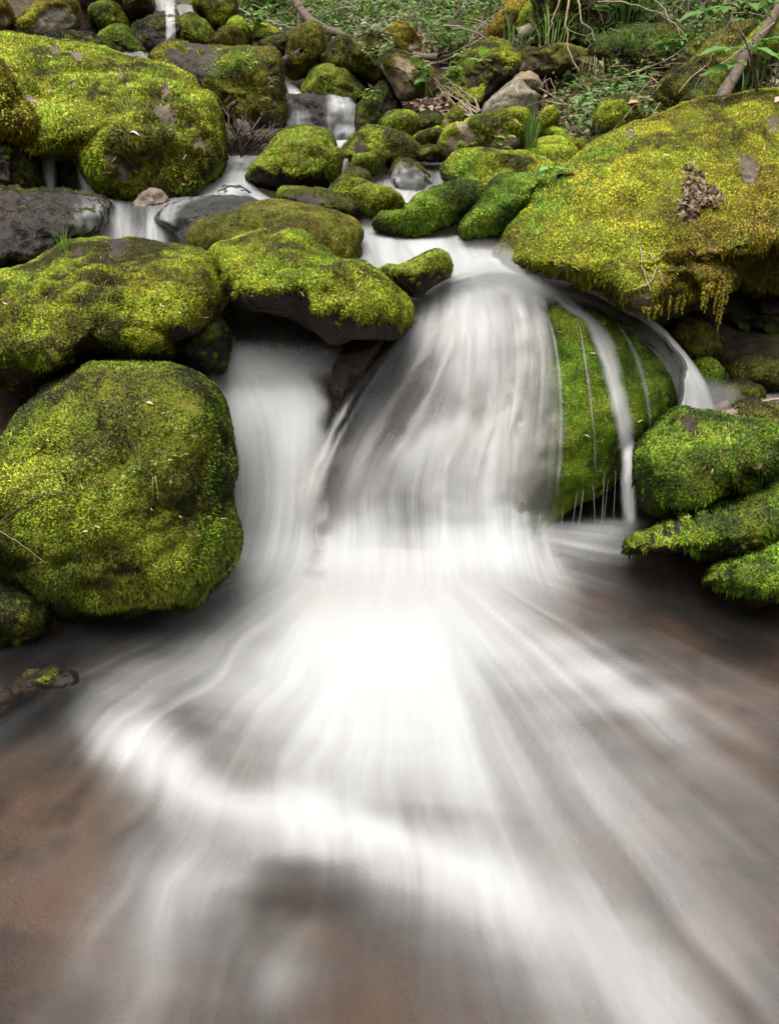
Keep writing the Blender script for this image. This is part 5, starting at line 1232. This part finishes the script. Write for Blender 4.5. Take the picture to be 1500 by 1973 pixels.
stuff_leaves('leaf_litter', 'brown fallen leaves on the right bank', P_, r_, .07, .6, [(.22, .13, .075), (.3, .2, .13), (.14, .08, .05), (.36, .26, .19), (.2, .1, .06)], .03, DRY)
P_, r_ = ground_scatter(1000, [(430, -30, 1010, 60, 1.9), (640, 40, 930, 110, .8), (1080, 170, 1240, 290, .7), (1130, -20, 1500, 140, 1.2), (500, 30, 660, 100, .5)], 2)
P_ = np.repeat(P_, 3, 0) + r_.normal(size=(len(P_) * 3, 3)) * .05
stuff_leaves('undergrowth', 'low green herbs covering the upper bank', P_, r_, .055, .5, [GR, DG, (.05, .09, .02), (.11, .19, .04), (.16, .2, .06)], .16, LEAF)

# brown leafy lichen and single fallen leaves
def lichen(label, px_, py_, D, size, n, seed, cols):
    rng = np.random.default_rng(seed); c = surf(D, px_, py_); pr = size * FOC / c[1]; Pb, Dr, Up, Ls = [], [], [], []
    for i in range(n):
        a = rng.random() * 6.283; r = size * rng.random() ** .5
        rw = .75 + .35 * math.sin(3 * a + seed)
        q = surf(D, px_ + math.cos(a) * r / size * pr * .8 * rw, py_ + math.sin(a) * r / size * pr * rw, .012)
        if q is None: continue
        Pb.append(q)
        Dr.append([rng.normal(), -.4, rng.normal() + .3]); Up.append(rng.normal(size=3) * .6 + np.array([0, -1., .4])); Ls.append(size * rng.uniform(.13, .24))
    Pb, Dr, Up, Ls = map(np.array, (Pb, Dr, Up, Ls))
    cc = np.array(cols)[rng.integers(0, len(cols), len(Pb))]
    V, F, T = leaves_mesh(Pb, Dr, Up, Ls, Ls * .95, cc, rng, fold=.9, curl=.6)
    make('lichen', V, F, DRY, origin=c, attrs={'tint': T}, smooth=False, props=thing(label, 'lichen'))
BR = [(.09, .055, .03), (.16, .1, .055), (.05, .03, .02), (.22, .16, .09)]
lichen('curly brown leafy lichen on the face of the huge right boulder', 1342, 375, 'RB', .115, 420, 1, BR)
lichen('small round brown lichen on the blocky dark boulder', 525, 155, 'UF', .055, 120, 2, BR)
def fallen(label, px_, py_, D, L, col, seed):
    rng = np.random.default_rng(seed); c = surf(D, px_, py_, .012) if isinstance(D, str) else at(px_, py_, D)
    V, F, T = leaves_mesh(c[None], np.array([[1, .3 * rng.normal(), .3 * rng.normal()]]), np.array([[0, -.4, 1.]]), np.array([L]), np.array([L * .5]), np.array([col]), rng, .5, .3)
    make('fallen_leaf', V, F, DRY, origin=c, attrs={'tint': T}, smooth=False, props=thing(label, 'leaf'))
fallen('reddish fallen leaf on the moss-topped stone', 1208, 200, 'HH', .09, (.4, .2, .13), 1)
fallen('pale fallen leaf near the top of the big rounded boulder', 282, 775, 'FL', .02, (.5, .38, .28), 2)
fallen('dead brown leaf in the middle of the big rounded boulder', 302, 870, 'FL', .03, (.12, .05, .035), 3)
fallen('pale fallen leaf on the largest upper left boulder', 250, 255, 'UL', .05, (.5, .4, .3), 4)
fallen('pale stone-like leaf on the crown of the huge right boulder', 1278, 298, 'RB', .05, (.55, .48, .4), 5)
fallen('dry leaf on the far end of the huge right boulder', 1490, 198, 'RB', .08, (.4, .28, .2), 6)
fallen('orange leaf on top of the vivid green slab', 1392, 826, 'KK', .02, (.5, .22, .08), 7)

def brushwood(name, label, P_, rng, mat):
    parts = []
    for p in P_:
        a = rng.random() * 6.283; L = rng.uniform(.15, .55)
        d = np.array([math.cos(a), math.sin(a) * .6, rng.normal() * .35]); t = np.linspace(-.5, .5, 6)[:, None]
        W = p + np.array([0, 0, .05 + .1 * rng.random()]) + d * L * t + rng.normal(size=3) * .04 * np.cos(t * 3)
        V, F, _ = tube_arrays(W, np.linspace(.006, .0025, 6) * rng.uniform(.6, 1.3), 4); parts.append((V, F))
    V, F = join(parts)
    return make(name, V, F, mat, props={'kind': 'stuff', 'label': label})
P_, r_ = ground_scatter(100, [(620, 40, 1000, 160, 1.6), (1000, 130, 1280, 300, 1.2), (430, 0, 700, 90, .7), (1120, 0, 1480, 180, .7)], 9)
brushwood('brushwood', 'thin dead twigs strewn over the bank', P_, r_, TWIG)

# moss hanging in tails from the lip of the huge right boulder
def hanging_moss(key, spots, L, seed):
    rng = np.random.default_rng(seed); B, D_, LL = [], [], []
    for (x, y, ln) in spots:
        p = surf(key, x, y, .004)
        if p is None: continue
        n = int(ln / (L * .28))
        for k in range(n):
            q = p + np.array([rng.normal() * .004 * (1 - k / n), rng.normal() * .004 - .002, -k * L * .28])
            for _ in range(5):
                B.append(q); v = rng.normal(size=3) * .5 + np.array([0, 0, -1.]); D_.append(v / np.linalg.norm(v)); LL.append(L * rng.uniform(.5, 1) * (1 - .5 * k / n))
    B, D_, LL = np.array(B), np.array(D_), np.array(LL)[:, None]
    n = len(B); sd_ = np.cross(D_, rng.normal(size=(n, 3))); sd_ /= np.linalg.norm(sd_, axis=1, keepdims=True)
    V = np.stack([B, B + D_ * LL * .5 + sd_ * LL * .2, B + D_ * LL, B + D_ * LL * .5 - sd_ * LL * .2], 1).reshape(-1, 3)
    k = rng.random((n, 1)); c = np.array((.16, .11, .01)) * (1 - k) + np.array((.33, .27, .01)) * k
    sn = np.array([0, -.8, .5]) + rng.normal(size=(n, 3)) * .3; sn /= np.linalg.norm(sn, axis=1, keepdims=True)
    o = ROCKS[key][0]
    make('hanging_moss', V, np.arange(4 * n).reshape(n, 4), MOSS, parent=o, origin=np.array(o.location), attrs={'tint': np.concatenate([np.repeat(c, 4, 0), np.ones((4 * n, 1))], 1), 'sn': np.repeat(sn, 4, 0)}, smooth=False)
hr = np.random.default_rng(12)
hanging_moss('RB', [(x, y - 6 + hr.normal() * 4, l * hr.uniform(.6, 1.2)) for x, y, l in
             [(1262, 590, .05), (1275, 584, .05), (1290, 580, .06), (1305, 574, .05), (1318, 570, .07), (1330, 562, .05), (1345, 552, .06), (1358, 548, .09), (1366, 543, .1), (1374, 543, .06), (1384, 543, .12), (1392, 542, .14), (1398, 542, .17), (1405, 540, .1), (1412, 530, .06), (1250, 596, .04), (1420, 512, .06), (1430, 498, .05), (1240, 594, .03), (1340, 556, .08)] for _ in range(3)], .016, 3)
# needles and flakes of bark caught in the moss
rng_ = np.random.default_rng(44); Pn = []
for key, box, n in (('FL', (10, 720, 430, 1150), 60), ('LM', (10, 480, 410, 680), 50), ('CB', (430, 460, 760, 600), 35), ('RB', (1000, 210, 1490, 540), 70), ('UL', (20, 90, 410, 360), 50), ('KK', (1250, 815, 1495, 930), 20), ('CC', (880, 295, 1070, 355), 12), ('NN', (1060, 620, 1290, 900), 14)):
    for _ in range(n):
        q = surf(key, rng_.uniform(box[0], box[2]), rng_.uniform(box[1], box[3]), .011)
        if q is not None: Pn.append(q)
Pn = np.array(Pn); n = len(Pn); a = rng_.random(n) * 6.283
dn = np.stack([np.cos(a), .3 * rng_.normal(size=n) - .2, np.sin(a)], 1)
sc = np.clip(Pn[:, 1] / 2.2, 1, 2)
cc_ = np.array([(.3, .16, .07), (.2, .09, .04), (.42, .33, .2), (.12, .07, .04)])[rng_.integers(0, 4, n)]
V, F, T = leaves_mesh(Pn, dn, np.tile([0, -1., .4], (n, 1)) + rng_.normal(size=(n, 3)) * .3, .017 * sc * rng_.uniform(.6, 1.4, n), .0035 * sc * rng_.uniform(.5, 1.6, n), cc_, rng_)
make('needle_litter', V, F, DRY, attrs={'tint': T}, smooth=False, props={'kind': 'stuff', 'label': 'brown needles and bark flakes caught in the moss'})
